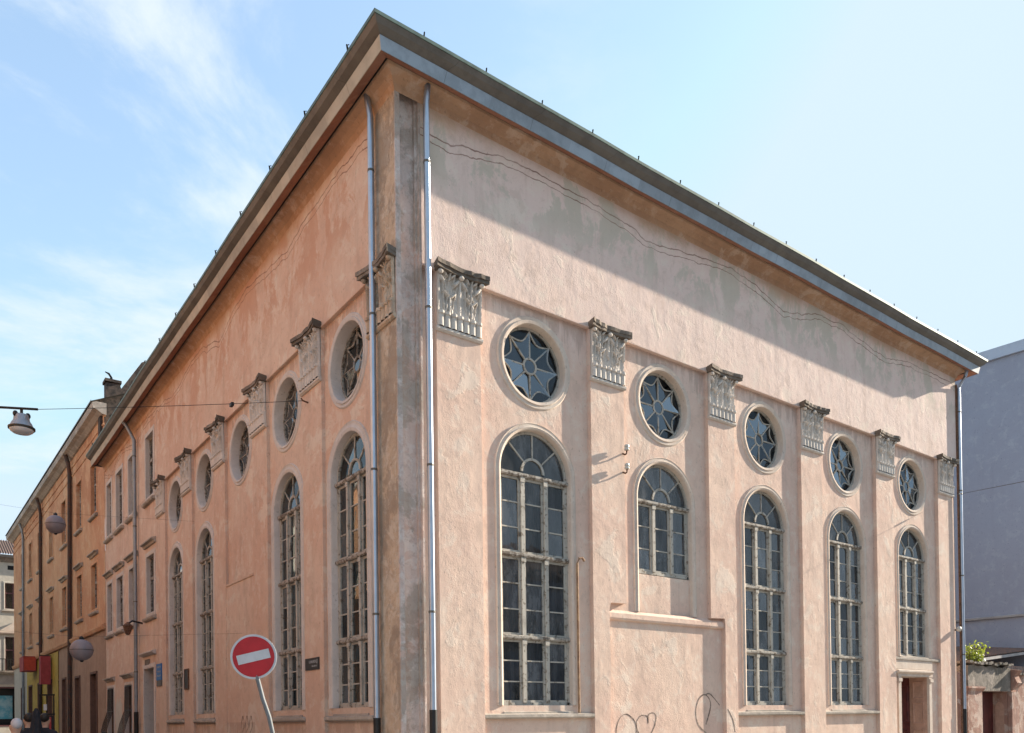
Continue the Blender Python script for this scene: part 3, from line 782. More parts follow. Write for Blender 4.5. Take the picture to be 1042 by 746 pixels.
# --- downpipes
def downpipe(pts, zshoe, r=.056, mat='zinc_new', par=bld, shoe=True, clips=(11.6, 9.0, 6.2, 3.6)):
    x, y = pts[-1][0], pts[-1][1]
    full = pts + [(x, y, zshoe)]
    o = MB().tube(full, r, 14).build('downpipe', M[mat], par, smooth=True)
    if shoe: MB().tube([(x, y, zshoe+.02), (x, y, 0)], r*1.22, 14).build('cast_shoe', M['iron'], o, smooth=True)
    for z in clips:
        c = MB().tube([(x, y, z-.02), (x, y, z+.02)], r*1.12, 14)
        c.build('clip', M['zinc_dark'], o)
    return o
downpipe([(XL-.20, .66, 12.93), (XL-.18, .66, 12.82), (XL-.12, .68, 12.6)], 1.72)
downpipe([(-.58, -.20, 12.93), (-.58, -.18, 12.82), (-.57, -.12, 12.65)], 1.85)
downpipe([(XE+.12, -.34, 12.9), (XE+.12, -.28, 12.72), (XE+.12, -.06, 12.4)], 1.8, mat='zinc_new')
downpipe([(XL-.46, 20.3, 12.85), (XL-.34, 20.3, 12.72), (XL-.13, 20.15, 12.2)], 2.1, r=.065, mat='zinc')
MB().tube([(XE+.035, -.02, ZWALL-.5), (XE+.035, -.02, .0)], .035, 8).build('rusty_edge_strip', M['rust'], bld)
# conduit beside the first window
MB().tube([(2.95, .02, 1.8), (2.95, .02, 4.85), (2.99, .01, 4.96), (3.08, .01, 4.98), (3.14, .02, 4.92)], .024, 8).build('conduit', M['rust_light'], bld)

# --- graffiti: thin sprayed lines
def scribble(F, d, pts, w, name='graffiti'):
    m = MB()
    q = []
    for i in range(len(pts)-1):                     # catmull-rom
        p0, p1, p2, p3 = pts[max(i-1, 0)], pts[i], pts[i+1], pts[min(i+2, len(pts)-1)]
        for k in range(6):
            t = k/6
            q.append(tuple(.5*((2*p1[j]) + (-p0[j]+p2[j])*t + (2*p0[j]-5*p1[j]+4*p2[j]-p3[j])*t*t + (-p0[j]+3*p1[j]-3*p2[j]+p3[j])*t**3) for j in (0, 1)))
    q.append(pts[-1])
    for n_, (a, b) in enumerate(zip(q, q[1:])): m.bar(F, a, b, w*(.72+.22*sin(n_*.37)), d-.004, d-.001)
    return m.build(name, M['paint_black'], bld)
M['paint_black'] = simple('sprayed dark paint', (.13, .10, .085), .9, 0, .5, 9., alt=(.36, .28, .23), spec=.1)
scribble(FR, DR, [(4.12, 1.2), (4.06, 1.42), (4.16, 1.66), (4.36, 1.76), (4.6, 1.62), (4.66, 1.4), (4.58, 1.2)], .03)
scribble(FR, DR, [(5.02, 1.55), (5.0, 1.7), (4.8, 1.72), (4.66, 1.55), (4.75, 1.32), (4.98, 1.22), (5.2, 1.45), (5.28, 1.68), (5.2, 1.78), (5.04, 1.74), (5.02, 1.56)], .032)
scribble(FR, DR, [(6.95, 1.5), (7.12, 1.9), (7.08, 2.1), (6.9, 2.2), (6.7, 2.08), (6.6, 1.8), (6.68, 1.5), (6.95, 1.3), (7.2, 1.2)], .04)
scribble(FR, DR, [(6.95, 2.2), (7.1, 2.22), (7.3, 2.08), (7.45, 1.95)], .035)
scribble(FR, 0, [(7.62, 1.85), (7.8, 1.6), (7.88, 1.3)], .035)
for dx in (0, .3, .62): scribble(FL, .011, [(8.0+dx, 1.55), (7.85+dx, 1.85), (7.75+dx, 1.6), (7.95+dx, 1.4)], .028)
# patch of bare pale render between the barred windows
pp = MB(); rr = random.Random(5); pts = []
for k in range(26):
    a = 2*pi*k/26; r = 1+rr.uniform(-.22, .18)
    pts.append((23.9+.72*r*cos(a), 1.75+.95*r*sin(a)))
pp.prism(FL, pts, -.012, -.006); pp.build('bare_patch', M['cream'], bld)

# ================================================================== things on the facades
def text_strokes(mb, F, a0, a1, z0, z1, d, n, seed):
    """rows of short worn letter strokes, too small to read"""
    r = random.Random(seed); w_ = (a1-a0)/n
    for k in range(n):
        a = a0+w_*k
        mb.box(F, a, a+w_*.22, d-.003, d, z0, z1)
        if r.random() < .8: mb.box(F, a+w_*.5, a+w_*.7, d-.003, d, z0, z1 if r.random() < .6 else (z0+z1)/2)
        zz = r.choice((z0, (z0+z1)/2, z1-.02))
        mb.box(F, a+w_*.22, a+w_*.5, d-.003, d, zz, zz+.02)
t = thing('street_name_plate', 'small black street name plate with white lettering on the pink pilaster', 'sign', FL(3.8, -.02, 2.78))
MB().box(FL, 3.50, 4.22, -.025, -.003, 2.78, 3.03).build('plate', M['plate'], t)
lt = MB(); text_strokes(lt, lambda a, d, z: FL(7.72-a, d, z), 3.72, 4.12, 2.92, 2.98, -.025, 7, 2); text_strokes(lt, lambda a, d, z: FL(7.72-a, d, z), 3.86, 4.16, 2.84, 2.87, -.025, 7, 4)
lt.box(FL, 3.56, 3.60, -.028, -.0255, 2.90, 2.99)
lt.build('lettering', M['plate_ink'], t)
t = thing('blue_sign', 'upright blue sign on the wall beside the side street doorway', 'sign', FL(17.2, -.02, 2.98))
MB().box(FL, 16.75, 17.45, -.035, -.006, 3.16, 3.72).build('panel', M['blue'], t)
MB().box(FL, 16.75, 17.45, -.03, -.006, 2.96, 3.155).build('lower_strip', M['zinc_dark'], t)
lt = MB()
for z, n in ((3.58, 5), (3.42, 6), (3.28, 4)): text_strokes(lt, FL, 16.83, 17.35, z, z+.06, -.035, n, n)
lt.build('lettering', M['plate_ink'], t)
t = thing('wall_plaque', 'narrow dark plaque on the pilaster between the last two arched side windows', 'sign', FL(13.8, -.02, 2.75))
MB().box(FL, 13.45, 13.85, -.03, -.003, 2.75, 3.32).build('plaque', M['plate'], t)
MB().sweep(FL, rect_path(13.45, 13.85, 2.75, 3.32), [(0, -.003), (.03, -.003), (.03, -.04), (0, -.04)], closed=True).build('rim', M['rust'], t)
def insulator(z, label):
    t = thing('wire_insulator', label, 'insulator', (4.26, -.001, z-.05), 'insulators on the pilaster')
    m = MB().tube([(4.26, .0, z-.03), (4.26, -.07, z-.07), (4.26, -.115, z-.06), (4.26, -.125, z-.02), (4.26, -.125, z+.03)], .018, 8); m.build('bracket', M['rust'], t)
    MB().lathe((4.26, -.125, z), [(.036, .0), (.058, .015), (.052, .05), (.038, .062), (.054, .08), (.05, .115), (.025, .135)], 14).build('bell', M['ceramic'], t, smooth=True)
insulator(7.38, 'upper of the two insulators on the pilaster between the first two front windows')
insulator(6.98, 'lower of the two insulators on the pilaster between the first two front windows')
t = thing('wall_light', 'small round grey light on the far right end of the front wall', 'lamp', (19.2, .1, 4.3))
MB().tube([(19.2, DR, 4.4), (19.2, -.06, 4.4)], .03, 8).build('arm', M['iron'], t)
MB().ball((19.2, -.1, 4.42), .085, 14).build('head', M['ceramic'], t, smooth=True)
t = thing('wall_lantern', 'dark iron lantern on a bracket beside the downpipe of the side street', 'lamp', FL(19.5, 0, 4.9))
MB().tube([FL(19.6, 0, 5.35), FL(19.6, -.35, 5.42), FL(19.6, -.5, 5.3)], .035, 8).build('bracket', M['iron'], t)
q = FL(19.6, -.5, 4.9)
MB().lathe(q, [(.05, 0), (.09, .05), (.16, .3), (.18, .33), (.08, .42), (.03, .47)], 8).build('lantern_head', M['rust'], t)

# ================================================================== no-entry sign on a bent pole
sg = Vector((-4.286, -1.80, 2.559))
t = thing('no_entry_sign', 'round red no-entry sign with a tilted white bar on a bent grey pole', 'road sign', (-4.02, -1.93, 0))
cam = Vector((-7.8818, -12.52, 1.7))
nrm = Vector((-.50, -.86, -.03)).normalized()
xr = Vector((0, 0, 1)).cross(nrm).normalized()       # image right
yr = nrm.cross(xr).normalized()
FS = lambda a, d, z: tuple(sg + xr*a + yr*z - nrm*d)
a_ = radians(13.5)
rim = MB(); n = 40
circ = lambda r: [(r*cos(2*pi*k/n), r*sin(2*pi*k/n)) for k in range(n)]
rim.prism(FS, circ(.297), 0, .012); rim.build('disc', M['sign_white'], t)
MB().prism(FS, circ(.268), -.004, -.001).build('red_face', M['sign_red'], t)
bw, bh = .212, .062
rot = lambda x, y: (x*cos(a_)-y*sin(a_), x*sin(a_)+y*cos(a_))
MB().prism(FS, [rot(-bw, -bh), rot(bw, -bh), rot(bw, bh), rot(-bw, bh)], -.008, -.005).build('bar', M['sign_white'], t)
pole = [sg + yr*.2 - nrm*.05 - xr*.03, sg - nrm*.05 - xr*.005]
for p in ((-4.232, -1.80, 2.252), (-4.182, -1.835, 2.004), (-4.117, -1.882, 1.763), (-4.08, -1.905, 1.549), (-4.045, -1.92, 1.2), (-4.025, -1.93, .7), (-4.02, -1.93, 0)): pole.append(Vector(p))
MB().tube(pole, .029, 12).build('pole', M['sign_back'], t, smooth=True)
MB().box(FS, -.05, .05, .012, .05, -.12, -.06).build('clamp', M['sign_back'], t)

# ================================================================== hanging lamp and wires
def sag(p, q, s, n=14):
    p, q = Vector(p), Vector(q)
    return [p.lerp(q, k/n) - Vector((0, 0, s*4*(k/n)*(1-k/n))) for k in range(n+1)]
Lc = Vector((-5.90, 8.57, 8.43))
t = thing('street_lamp', 'grey bell-shaped street lamp hanging from an overhead wire on the left', 'lamp', Lc)
MB().lathe(Lc, [(.13, .16), (.15, .13), (.16, .03), (.2, -.03), (.225, -.09), (.24, -.12)], 28).build('housing', M['lamp_body'], t, smooth=True)
MB().lathe(Lc, [(.24, -.12), (.265, -.125), (.265, -.165), (.235, -.17)], 28).build('rim', M['lamp_rim'], t)
MB().lathe(Lc, [(.235, -.17), (.225, -.21), (.17, -.25), (.08, -.27), (.02, -.275)], 28).build('bowl', M['lamp_glass'], t, smooth=True)
for s_ in (-1, 1):
    b = MB(); c0 = Lc + Vector((.16*s_*.75, .02*s_-.03, .12))
    b.ball(tuple(c0+Vector((0, 0, .03))), .055, 10, (1, 1, 1.3)); b.build('clamp', M['iron'], t)
bar0, bar1 = Vector((-6.75, 9.2, 8.80)), Vector((-5.62, 8.33, 8.70))
MB().tube([bar0, bar1], .028, 8).build('hanging_bar', M['iron'], t)
MB().tube([Lc+Vector((0, 0, .15)), Lc+Vector((0, 0, .30))], .03, 8).build('hanger', M['iron'], t)
def wire(name, pts, r, label, cat='wire', group=None, mat='iron'):
    p0 = pts[0]
    o = MB().tube(pts, r, 6).build(name, M[mat], None, origin=p0); tag(o, label, cat, group); return o
wire('lamp_wire', sag(bar1, (XL-.1, 3.97, 8.5), .02), .006, 'thin wire from the hanging street lamp to a hook on the pink side wall')
wire('lamp_wire', sag((-12.9, 13.9, 9.3), bar0, .08), .007, 'wire running from the hanging street lamp out past the left edge')
h_ = MB().tube([FL(3.97, 0, 8.48), FL(3.97, -.12, 8.5), FL(4.0, -.14, 8.55)], .018, 8).build('wire_hook', M['rust'], None, origin=FL(3.97, 0, 8.45)); tag(h_, 'rusty hook in the second side pilaster below its capital', 'hook')
ti = thing('wire_tensioner', 'small black tensioner on the lamp wire in front of a side capital', 'tensioner', (-2.35, 5.22, 8.52))
MB().box(lambda a, d, z: (-2.35+d, 5.22+a, 8.56+z), -.07, .07, -.03, .03, -.035, .035).build('body', M['iron'], ti)
# wire on the right, with two insulators
rw0, rw1 = Vector((19.3, -.08, 8.83)), Vector((3.03, -8.33, 4.54)) + Vector((.4, .0, 0))
d_ = Vector((7.40, -6.65, 5.68))
wire('overhead_wire', [rw0] + sag(rw0, d_, .0, 6)[1:] + [d_ + (d_-rw0)*.5], .006, 'dark overhead wire leaving the right end of the front facade')
for k, (f, s_) in enumerate(((.045, .11), (.115, .05))):
    c0 = rw0.lerp(d_, f); dr = (d_-rw0).normalized()
    o = MB().tube([c0-dr*s_*2, c0-dr*s_, c0+dr*s_, c0+dr*s_*2], [.012, .028, .028, .012], 8).build('wire_insulator', M['iron'], None, origin=c0)
    tag(o, ('long black insulator on the overhead wire close to the front downpipe', 'short black insulator on the overhead wire before the grey wall')[k], 'insulator')

# hanging globes
def globe(c, r, wy, label, arm):
    c = Vector(c)
    t = thing('hanging_globe', label, 'globe', c - Vector((0, 0, r)), 'grey globes over the side street')
    m = MB().ball(tuple(c), r, 28); m.build('shade', M['globe'], t, smooth=True)
    s = MB()
    for k in range(14): pass
    s.tube([c + Vector((r*1.004*cos(2*pi*k/28), r*1.004*sin(2*pi*k/28), 0)) for k in range(29)], .006, 5, cap=False); s.build('seam', M['lamp_rim'], t)
    MB().lathe(tuple(c+Vector((0, 0, r-.01))), [(.05, 0), (.05, .05), (.02, .08)], 10).build('cap', M['iron'], t)
    MB().lathe(tuple(c-Vector((0, 0, r+.03))), [(.02, 0), (.04, .02), (.04, .04)], 10).build('bottom_ring', M['iron'], t)
    z = c.z + r + .08
    wire('span_wire', sag((-12.9, wy, z+.25), tuple(c+Vector((0, 0, r+.06))), .0, 4) + sag(tuple(c+Vector((0, 0, r+.06))), (XL, wy, z+.25), .0, 4)[1:], .0022, 'thin span wire carrying the %s globe over the side street' % arm, group='wires carrying the globes')
globe((-4.74, 12.74, 7.13), .25, 12.74, 'upper grey globe hanging over the side street, before the ochre house', 'upper')
globe((-4.78, 8.4, 3.39), .245, 8.4, 'lower grey globe hanging over the side street', 'lower')

# ================================================================== ochre neighbour house
oh = thing('ochre_house', 'long ochre house with two rows of sash windows beyond the pink building', 'building', FO(27, 0, 0))
OV0, OV1, OEZ = 26.7, 58.5, 15.35
oc = [29.0, 32.6, 36.9, 41.2, 45.6, 49.6, 53.6]
hs = []
for c0 in oc: hs += [rect_path(c0-.62, c0+.62, 11.35, 13.6)(.01), rect_path(c0-.62, c0+.62, 6.95, 9.0)(.01)]
w = MB(); w.sheet(FO, 0, [(OV0, 5.9), (OV1, 5.9), (OV1, OEZ), (OV0, OEZ)], hs)
w.box(FO, OV1-.02, OV1, 0.001, 10, 0, OEZ); w.box(FO, OV0, OV1-.03, 10, 10.1, 0, OEZ); w.build('wall', M['ochre'], oh)
gd = [(28.6, 29.9, 0, 4.0), (32.7, 33.8, 0, 4.0), (36.6, 37.6, 0, 4.1)]
gy = [(41.0, 42.6, 0, 4.2), (44.9, 46.5, 0, 4.2), (49., 50.6, 0, 4.2), (53, 54.5, 0, 4.2)]
w = MB(); w.sheet(FO, 0, [(OV0, -.1), (38.9, -.1), (38.9, 5.9), (OV0, 5.9)], [[(a, .02), (b, .02), (b, z), (a, z)] for a, b, y, z in gd]); w.build('ground_floor_wall', M['ochre_base'], oh)
w = MB(); w.sheet(FO, -.03, [(38.9, -.1), (51.5, -.1), (51.5, 5.75), (38.9, 5.75)], [[(a, .02), (b, .02), (b, z), (a, z)] for a, b, y, z in gy[:3]]); w.build('shopfront', M['yellow'], oh)
w = MB(); w.sheet(FO, 0, [(51.5, -.1), (OV1, -.1), (OV1, 5.9), (51.5, 5.9)], [[(a, .02), (b, .02), (b, z), (a, z)] for a, b, y, z in gy[3:]]); w.build('ground_floor_wall', M['cream'], oh)
for a, b, y, z in gd+gy:
    d = MB(); d.sweep(FO, lambda o: [(a-o, 0), (a-o, z+o), (b+o, z+o), (b+o, 0)], [(0, .34), (0, -.05), (.1, -.05), (.1, .01)]); d.box(FO, a, b, .3, .34, 0, z); d.box(FO, a, a+.08, .22, .3, 0, z); d.box(FO, b-.08, b, .22, .3, 0, z); d.box(FO, a, b, .22, .3, z*.72, z*.72+.08); d.build('door', M['wood_dark'], oh)
for c0 in oc:
    sash_window(oh, FO, c0-.62, c0+.62, 11.35, 13.6, 0, .16, .15, 'ochre', 'wood_worn', rows=3)
    sash_window(oh, FO, c0-.62, c0+.62, 6.95, 9.0, 0, .16, .15, 'ochre', 'wood_worn', rows=3, cornice=.5)
MB().run(FO, [(.02, 5.8), (-.1, 5.82), (-.16, 5.95), (-.16, 6.02), (.02, 6.1)], OV0, OV1).build('string_course', M['ochre'], oh)
for z in (14.3, 14.75): MB().run(FO, [(.02, z), (-.03, z), (-.05, z+.06), (.02, z+.1)], OV0, OV1).build('moulding', M['ochre'], oh)
MB().run(FO, [(.1, OEZ-.15), (-.08, OEZ-.13), (-.25, OEZ), (-.42, OEZ+.06), (-.46, OEZ+.3), (-.3, OEZ+.36), (.1, OEZ+.36)], OV0+.0, OV1+.2).build('eave', M['sill'], oh)
r = MB(); r.face([FO(OV0, -.5, OEZ+.34), FO(OV1+.2, -.5, OEZ+.34), FO(OV1+.2, 5.5, OEZ+3.2), FO(OV0, 5.5, OEZ+3.2)])
r.face([FO(OV0, -.5, OEZ+.40), FO(OV1+.2, -.5, OEZ+.40), FO(OV1+.2, -.5, OEZ+.34), FO(OV0, -.5, OEZ+.34)])
r.face([FO(OV1+.2, 11, OEZ), FO(OV1+.2, 5.5, OEZ+3.2), FO(OV0, 5.5, OEZ+3.2), FO(OV0, 11, OEZ)])
r.build('roof', M['zinc_dark'], oh, recalc=False)
g = MB(); FGB = lambda a, d, z: (XL+a, 27.0+d, z)      # fire wall between the houses, rises over the roofs
g.prism(FGB, [(-.1, 13.5), (-.1, 15.9), (.15, 16.1), (.15, 16.75), (.7, 16.8), (.75, 16.6), (1.6, 18.0), (5.5, 20.2), (10.6, 17), (10.6, 13.5)], 0, .5); g.build('fire_wall', M['old_brick'], oh)
MB().box(FGB, .1, .76, -.08, .58, 16.8, 16.92).build('chimney_cap', M['old_brick'], oh)
MB().tube([FGB(.4, .25, 16.9), FGB(.4, .25, 17.1), FGB(.3, .25, 17.25), FGB(.15, .25, 17.3)], [.09, .05, .05, .02], 8).build('finial', M['iron'], oh)
for v_, r_, m_ in ((34.4, .10, 'rust_pipe'), (44.3, .09, 'rust_pipe'), (52.2, .08, 'zinc')):
    MB().tube([FO(v_-.2, -.35, OEZ), FO(v_-.1, -.2, OEZ-.4), FO(v_, -.12, OEZ-.9), FO(v_+.6, -.12, 0)], r_, 10).build('downpipe', M[m_], oh, smooth=True)
# shop signs
t = thing('box_sign', 'orange red box sign standing out above the yellow shopfront', 'sign', FO(47.6, -.3, 5.1))
FBS = lambda a, d, z: FO(47.6+d, -a, z)
MB().box(FBS, .12, .75, -.9, .9, 5.1, 5.95).build('box', M['red_sign'], t)
MB().sweep(FBS, rect_path(.12, .75, 5.1, 5.95), [(0, -.92), (.03, -.92), (.03, .92), (0, .92)], closed=True).build('rim', M['red_banner'], t)
MB().box(FBS, .0, .12, -.03, .03, 5.5, 5.56).build('bracket', M['iron'], t)
t = thing('banner_sign', 'tall pinkish red banner sign on the yellow shopfront', 'sign', FO(41.2, -.3, 3.9))
FBS = lambda a, d, z: FO(41.2+d, -a, z)
MB().box(FBS, .10, .60, -.25, .25, 4.0, 5.6).build('panel', M['red_banner'], t)
MB().box(FBS, .0, .62, -.02, .02, 5.62, 5.67).build('bracket', M['iron'], t)

# ================================================================== cream house at the end of the street
ch = thing('cream_house', 'cream house with balcony and poster shop window closing the far end of the street', 'building', (-2, 66, 0))
hs = []; WX = [(-11.6+3.0*k, -10.4+3.0*k) for k in range(5)]
WX = [(a+.85, b+.85) for a, b in WX]
for a, b in WX: hs += [rect_path(a, b, 11.2, 13.3)(.01), rect_path(a, b, 6.1, 8.9)(.01)]
hs.append([(-11, 1.7), (-8, 1.7), (-8, 4.7), (-11, 4.7)]); hs.append([(-3.8, 1.7), (-1.1, 1.7), (-1.1, 4.7), (-3.8, 4.7)])
w = MB(); w.sheet(FW, 0, [(-13, -.1), (6, -.1), (6, 15.2), (-13, 15.2)], hs); w.box(FW, 5.98, 6, .001, 9, 0, 15.2); w.box(FW, -13, -12.98, .001, 9, 0, 15.2); w.build('wall', M['cream'], ch)
for a, b in WX:
    s = sash_window(ch, FW, a, b, 11.2, 13.3, 0, .18, .14, 'cream', 'mauve', rows=2)
    s = sash_window(ch, FW, a, b, 6.1, 8.9, 0, .18, .16, 'cream', 'mauve', rows=2, sill=False)
    MB().prism(FW, [(a-.5, 9.3), (b+.5, 9.3), ((a+b)/2, 10.1)], -.16, .01).build('pediment', M['trim'], s)
    MB().run(FW, [(.01, 9.12), (-.14, 9.12), (-.2, 9.22), (-.2, 9.3), (.01, 9.3)], a-.6, b+.6).build('cornice', M['trim'], s)
    v_ = MB().box(FW, (a+b)/2-.4, (a+b)/2+.4, -.01, .0, 14.4, 14.75); v_.build('attic_vent', M['room'], ch)
    bl = MB(); bl.box(FW, a-.9, b+.9, -.9, -.001, 5.95, 6.1)
    bl.build('balcony', M['gate_stone'], ch)
    rl = MB()
    for k in range(16):
        x = a-.85+(b-a+1.7)*k/15; rl.tube([FW(x, -.85, 6.1), FW(x, -.85, 7.0)], .02, 5)
    rl.box(FW, a-.9, b+.9, -.88, -.82, 7.0, 7.06); rl.build('railing', M['iron'], ch)
MB().run(FW, [(.01, 15.0), (-.1, 15.02), (-.3, 15.25), (-.5, 15.35), (-.5, 15.55), (.01, 15.6)], -13.3, 6.3).build('eave', M['gate_stone'], ch)
r = MB(); nn = 110
for k in range(nn):
    a, b = -13.3+19.6*k/nn, -13.3+19.6*(k+1)/nn; m_ = (a+b)/2
    for p, q_, h1, h2 in ((a, m_, 0, .1), (m_, b, .1, 0)):
        r.face([FW(p, -.6, 15.55+h1), FW(q_, -.6, 15.55+h2), FW(q_, 4.5, 17.6+h2), FW(p, 4.5, 17.6+h1)])
r.build('roof', M['tile'], ch, recalc=False)
for a, b in ((-11, -8), (-3.8, -1.1)):
    s = MB(); s.sweep(FW, rect_path(a, b, 1.7, 4.7), [(0, .3), (0, -.03), (.12, -.03), (.12, .01)], closed=True); s = s.build('shop_window', M['mauve'], ch)
    MB().box(FW, a, b, .3, .33, 1.7, 4.7).build('dark_room', M['room'], s)
    MB().box(FW, a+.3, b-.15, .26, .29, 2.2, 4.1).build('poster', M['poster'], s)
MB().box(FW, -13, 6, -.06, .0, 5.0, 5.75).build('fascia_band', M['ledge'], ch)

# ================================================================== right side: gateway wall, shed, grey building, shrub
gw = thing('gateway', 'low crumbling red and grey gateway wall right of the pink building', 'wall', (20, .3, 0))
GO = (21.4, 23.7, 2.42)
w = MB(); w.sheet(FG, 0, [(XE+.1, -.1), (32, -.1), (32, 3.05), (XE+.1, 3.05)], [[(GO[0], .02), (GO[1], .02), (GO[1], GO[2]), (GO[0], GO[2])]])
w.box(FG, XE+.1, 32, .6, .62, -.1, 3.05); w.box(FG, XE+.1, 32, .0, .62, 3.05, 3.06)
w.build('wall', M['gate_wall'], gw)
w = MB(); w.box(FG, GO[0], GO[1], .5, .55, 0, GO[2]); w.build('gate_leaf', M['door_red'], gw)
w = MB(); FGV = lambda a, d, z: (GO[1]+d, .3+a, z)
w.box(FGV, .0, .5, -.001, .02, 0, GO[2])
w.build('reveal', M['gate_wall'], gw)
nb = MB(); pts = [(.12, .3)] + [(.27-.15*cos(pi*k/10), 1.85+.22*sin(pi*k/10)) for k in range(11)] + [(.42, .3)]
nb.prism(FGV, pts, -.012, -.002); nb.build('niche_panel', M['door_pink'], gw)
w = MB()
w.box(FG, XE+.85, GO[0]-.02, -.14, .0, 0, 2.42); w.run(FG, [(0, 2.42), (-.14, 2.42), (-.22, 2.52), (-.22, 2.58), (0, 2.6)], XE+.75, GO[0]+.05)
w.build('gate_pier', M['gate_wall'], gw)
w = MB(); w.box(FG, GO[1]+.05, GO[1]+.6, -.14, .0, 0, 2.42); w.run(FG, [(0, 2.5), (-.16, 2.5), (-.30, 2.75), (-.2, 3.0), (-.34, 3.2), (0, 3.25)], GO[1]+.1, GO[1]+.5); w.build('gate_pier', M['gate_wall'], gw)
w = MB()
rr = random.Random(11); top = [(20.45, 2.6)]; xs = [20.45+.22*k for k in range(16)]
top = [(x, 3.30+rr.uniform(-.05, .06)) for x in xs]
w.prism(FG, [(20.45, 2.44)] + top + [(xs[-1], 2.44)], -.10, .6)
w.build('entablature', M['gate_stone'], gw)
cp = MB()
for x in xs[:-1]: 
    z = 3.34+rr.uniform(-.03, .05); cp.box(FG, x, x+.215, -.2+rr.uniform(-.03, .03), .65, z, z+.06+rr.uniform(0, .03))
for k in range(38):
    x = 23.95+.21*k; z = 3.07+rr.uniform(-.02, .04); cp.box(FG, x, x+.2, -.12+rr.uniform(-.04, .03), .7, z, z+.07)
cp.build('coping', M['gate_stone'], gw)
cr = MB(); cr.bar(FG, (24.6, 2.6), (24.3, 2.0), .03, -.006, -.001); cr.bar(FG, (24.3, 2.0), (24.45, 1.3), .03, -.006, -.001); cr.bar(FG, (24.45, 1.3), (24.2, .4), .03, -.006, -.001); cr.build('crack', M['iron'], gw)
# shed with a tiled roof behind the wall
sh = thing('shed', 'low shed with old tiled roof behind the gateway wall', 'shed', (26, 3, 0))
w = MB(); w.box(FG, 23.4, 33, 1.6, 6, 0, 3.6); w.build('wall', M['gate_wall'], sh)
r = MB(); nn = 60
for k in range(nn):
    a, b = 22.9+10.3*k/nn, 22.9+10.3*(k+1)/nn
    for p, q_, h1, h2 in ((a, (a+b)/2, 0, .05), ((a+b)/2, b, .05, 0)):
        sl = lambda x: (x-22.9)*.10
        r.face([FG(p, 1.3, 3.62+h1+sl(p)), FG(q_, 1.3, 3.62+h2+sl(q_)), FG(q_, 6.2, 4.15+h2+sl(q_)), FG(p, 6.2, 4.15+h1+sl(p))])
r.build('roof', M['tile'], sh, recalc=False)
MB().run(FG, [(1.25, 3.56), (1.2, 3.56), (1.2, 3.68), (1.25, 3.70)], 22.9, 23.0).build('verge_end', M['ledge'], sh)
vg = MB(); vg.face([FG(22.9, 1.28, 3.60), FG(33.2, 1.28, 4.63), FG(33.2, 1.28, 4.52), FG(22.9, 1.28, 3.49)]); vg.build('verge_board', M['ledge'], sh, recalc=False)
# grey building
gb = thing('grey_building', 'tall plain grey blue building with pale parapet on the right', 'building', (30, .9, 0))
GX = lambda y: 30 - .096*(y-1.9)
FB = lambda v, d, z: (GX(v)+d, v, z)
w = MB(); w.box(FB, 1.0, 34, 0, 14, -.1, 17.15); w.build('wall', M['grey_wall'], gb)
w = MB(); w.box(FB, .9, 34.1, -.12, 14.1, 17.15, 17.62); w.build('parapet', M['grey_cap'], gb)
w = MB(); w.run(FB, [(0.01, 5.78), (-.1, 5.8), (-.1, 5.88), (0.01, 5.92)], .95, 34); w.build('ledge', M['ledge'], gb)
# shrub on the gateway
t = thing('shrub', 'small yellow green shrub growing on top of the gateway wall', 'shrub', (21.6, .55, 3.4))
st = MB(); lv = MB(); rr = random.Random(4)
for k in range(16):
    a = rr.uniform(0, 2*pi); L = rr.uniform(.5, .95)
    base = Vector((21.55+rr.uniform(-.5, .9), .55+rr.uniform(-.15, .15), 3.40))
    tip = base + Vector((cos(a)*.35*L, sin(a)*.25*L, L*.75))
    mid = base.lerp(tip, .5) + Vector((0, 0, .07))
    st.tube([base, mid, tip], [.014, .01, .005], 5)
    for j in range(30):
        f = rr.uniform(.12, 1.05); p = base.lerp(tip, f) + Vector((rr.gauss(0, .10), rr.gauss(0, .09), rr.gauss(0, .06)))
        n_ = Vector((rr.uniform(-1, 1), rr.uniform(-1, .2), rr.uniform(.1, 1))).normalized()
        x = n_.cross(Vector((rr.uniform(-1, 1), rr.uniform(-1, 1), rr.uniform(-1, 1)))).normalized(); y = n_.cross(x)
        s_ = rr.uniform(.045, .08)
        lv.face([p-x*s_, p+y*s_*.5-x*s_*.2, p+x*s_+n_*.01, p-y*s_*.5+x*s_*.1])
st.build('stems', M['rust'], t); lv.build('foliage', M['leaf'], t, recalc=False)

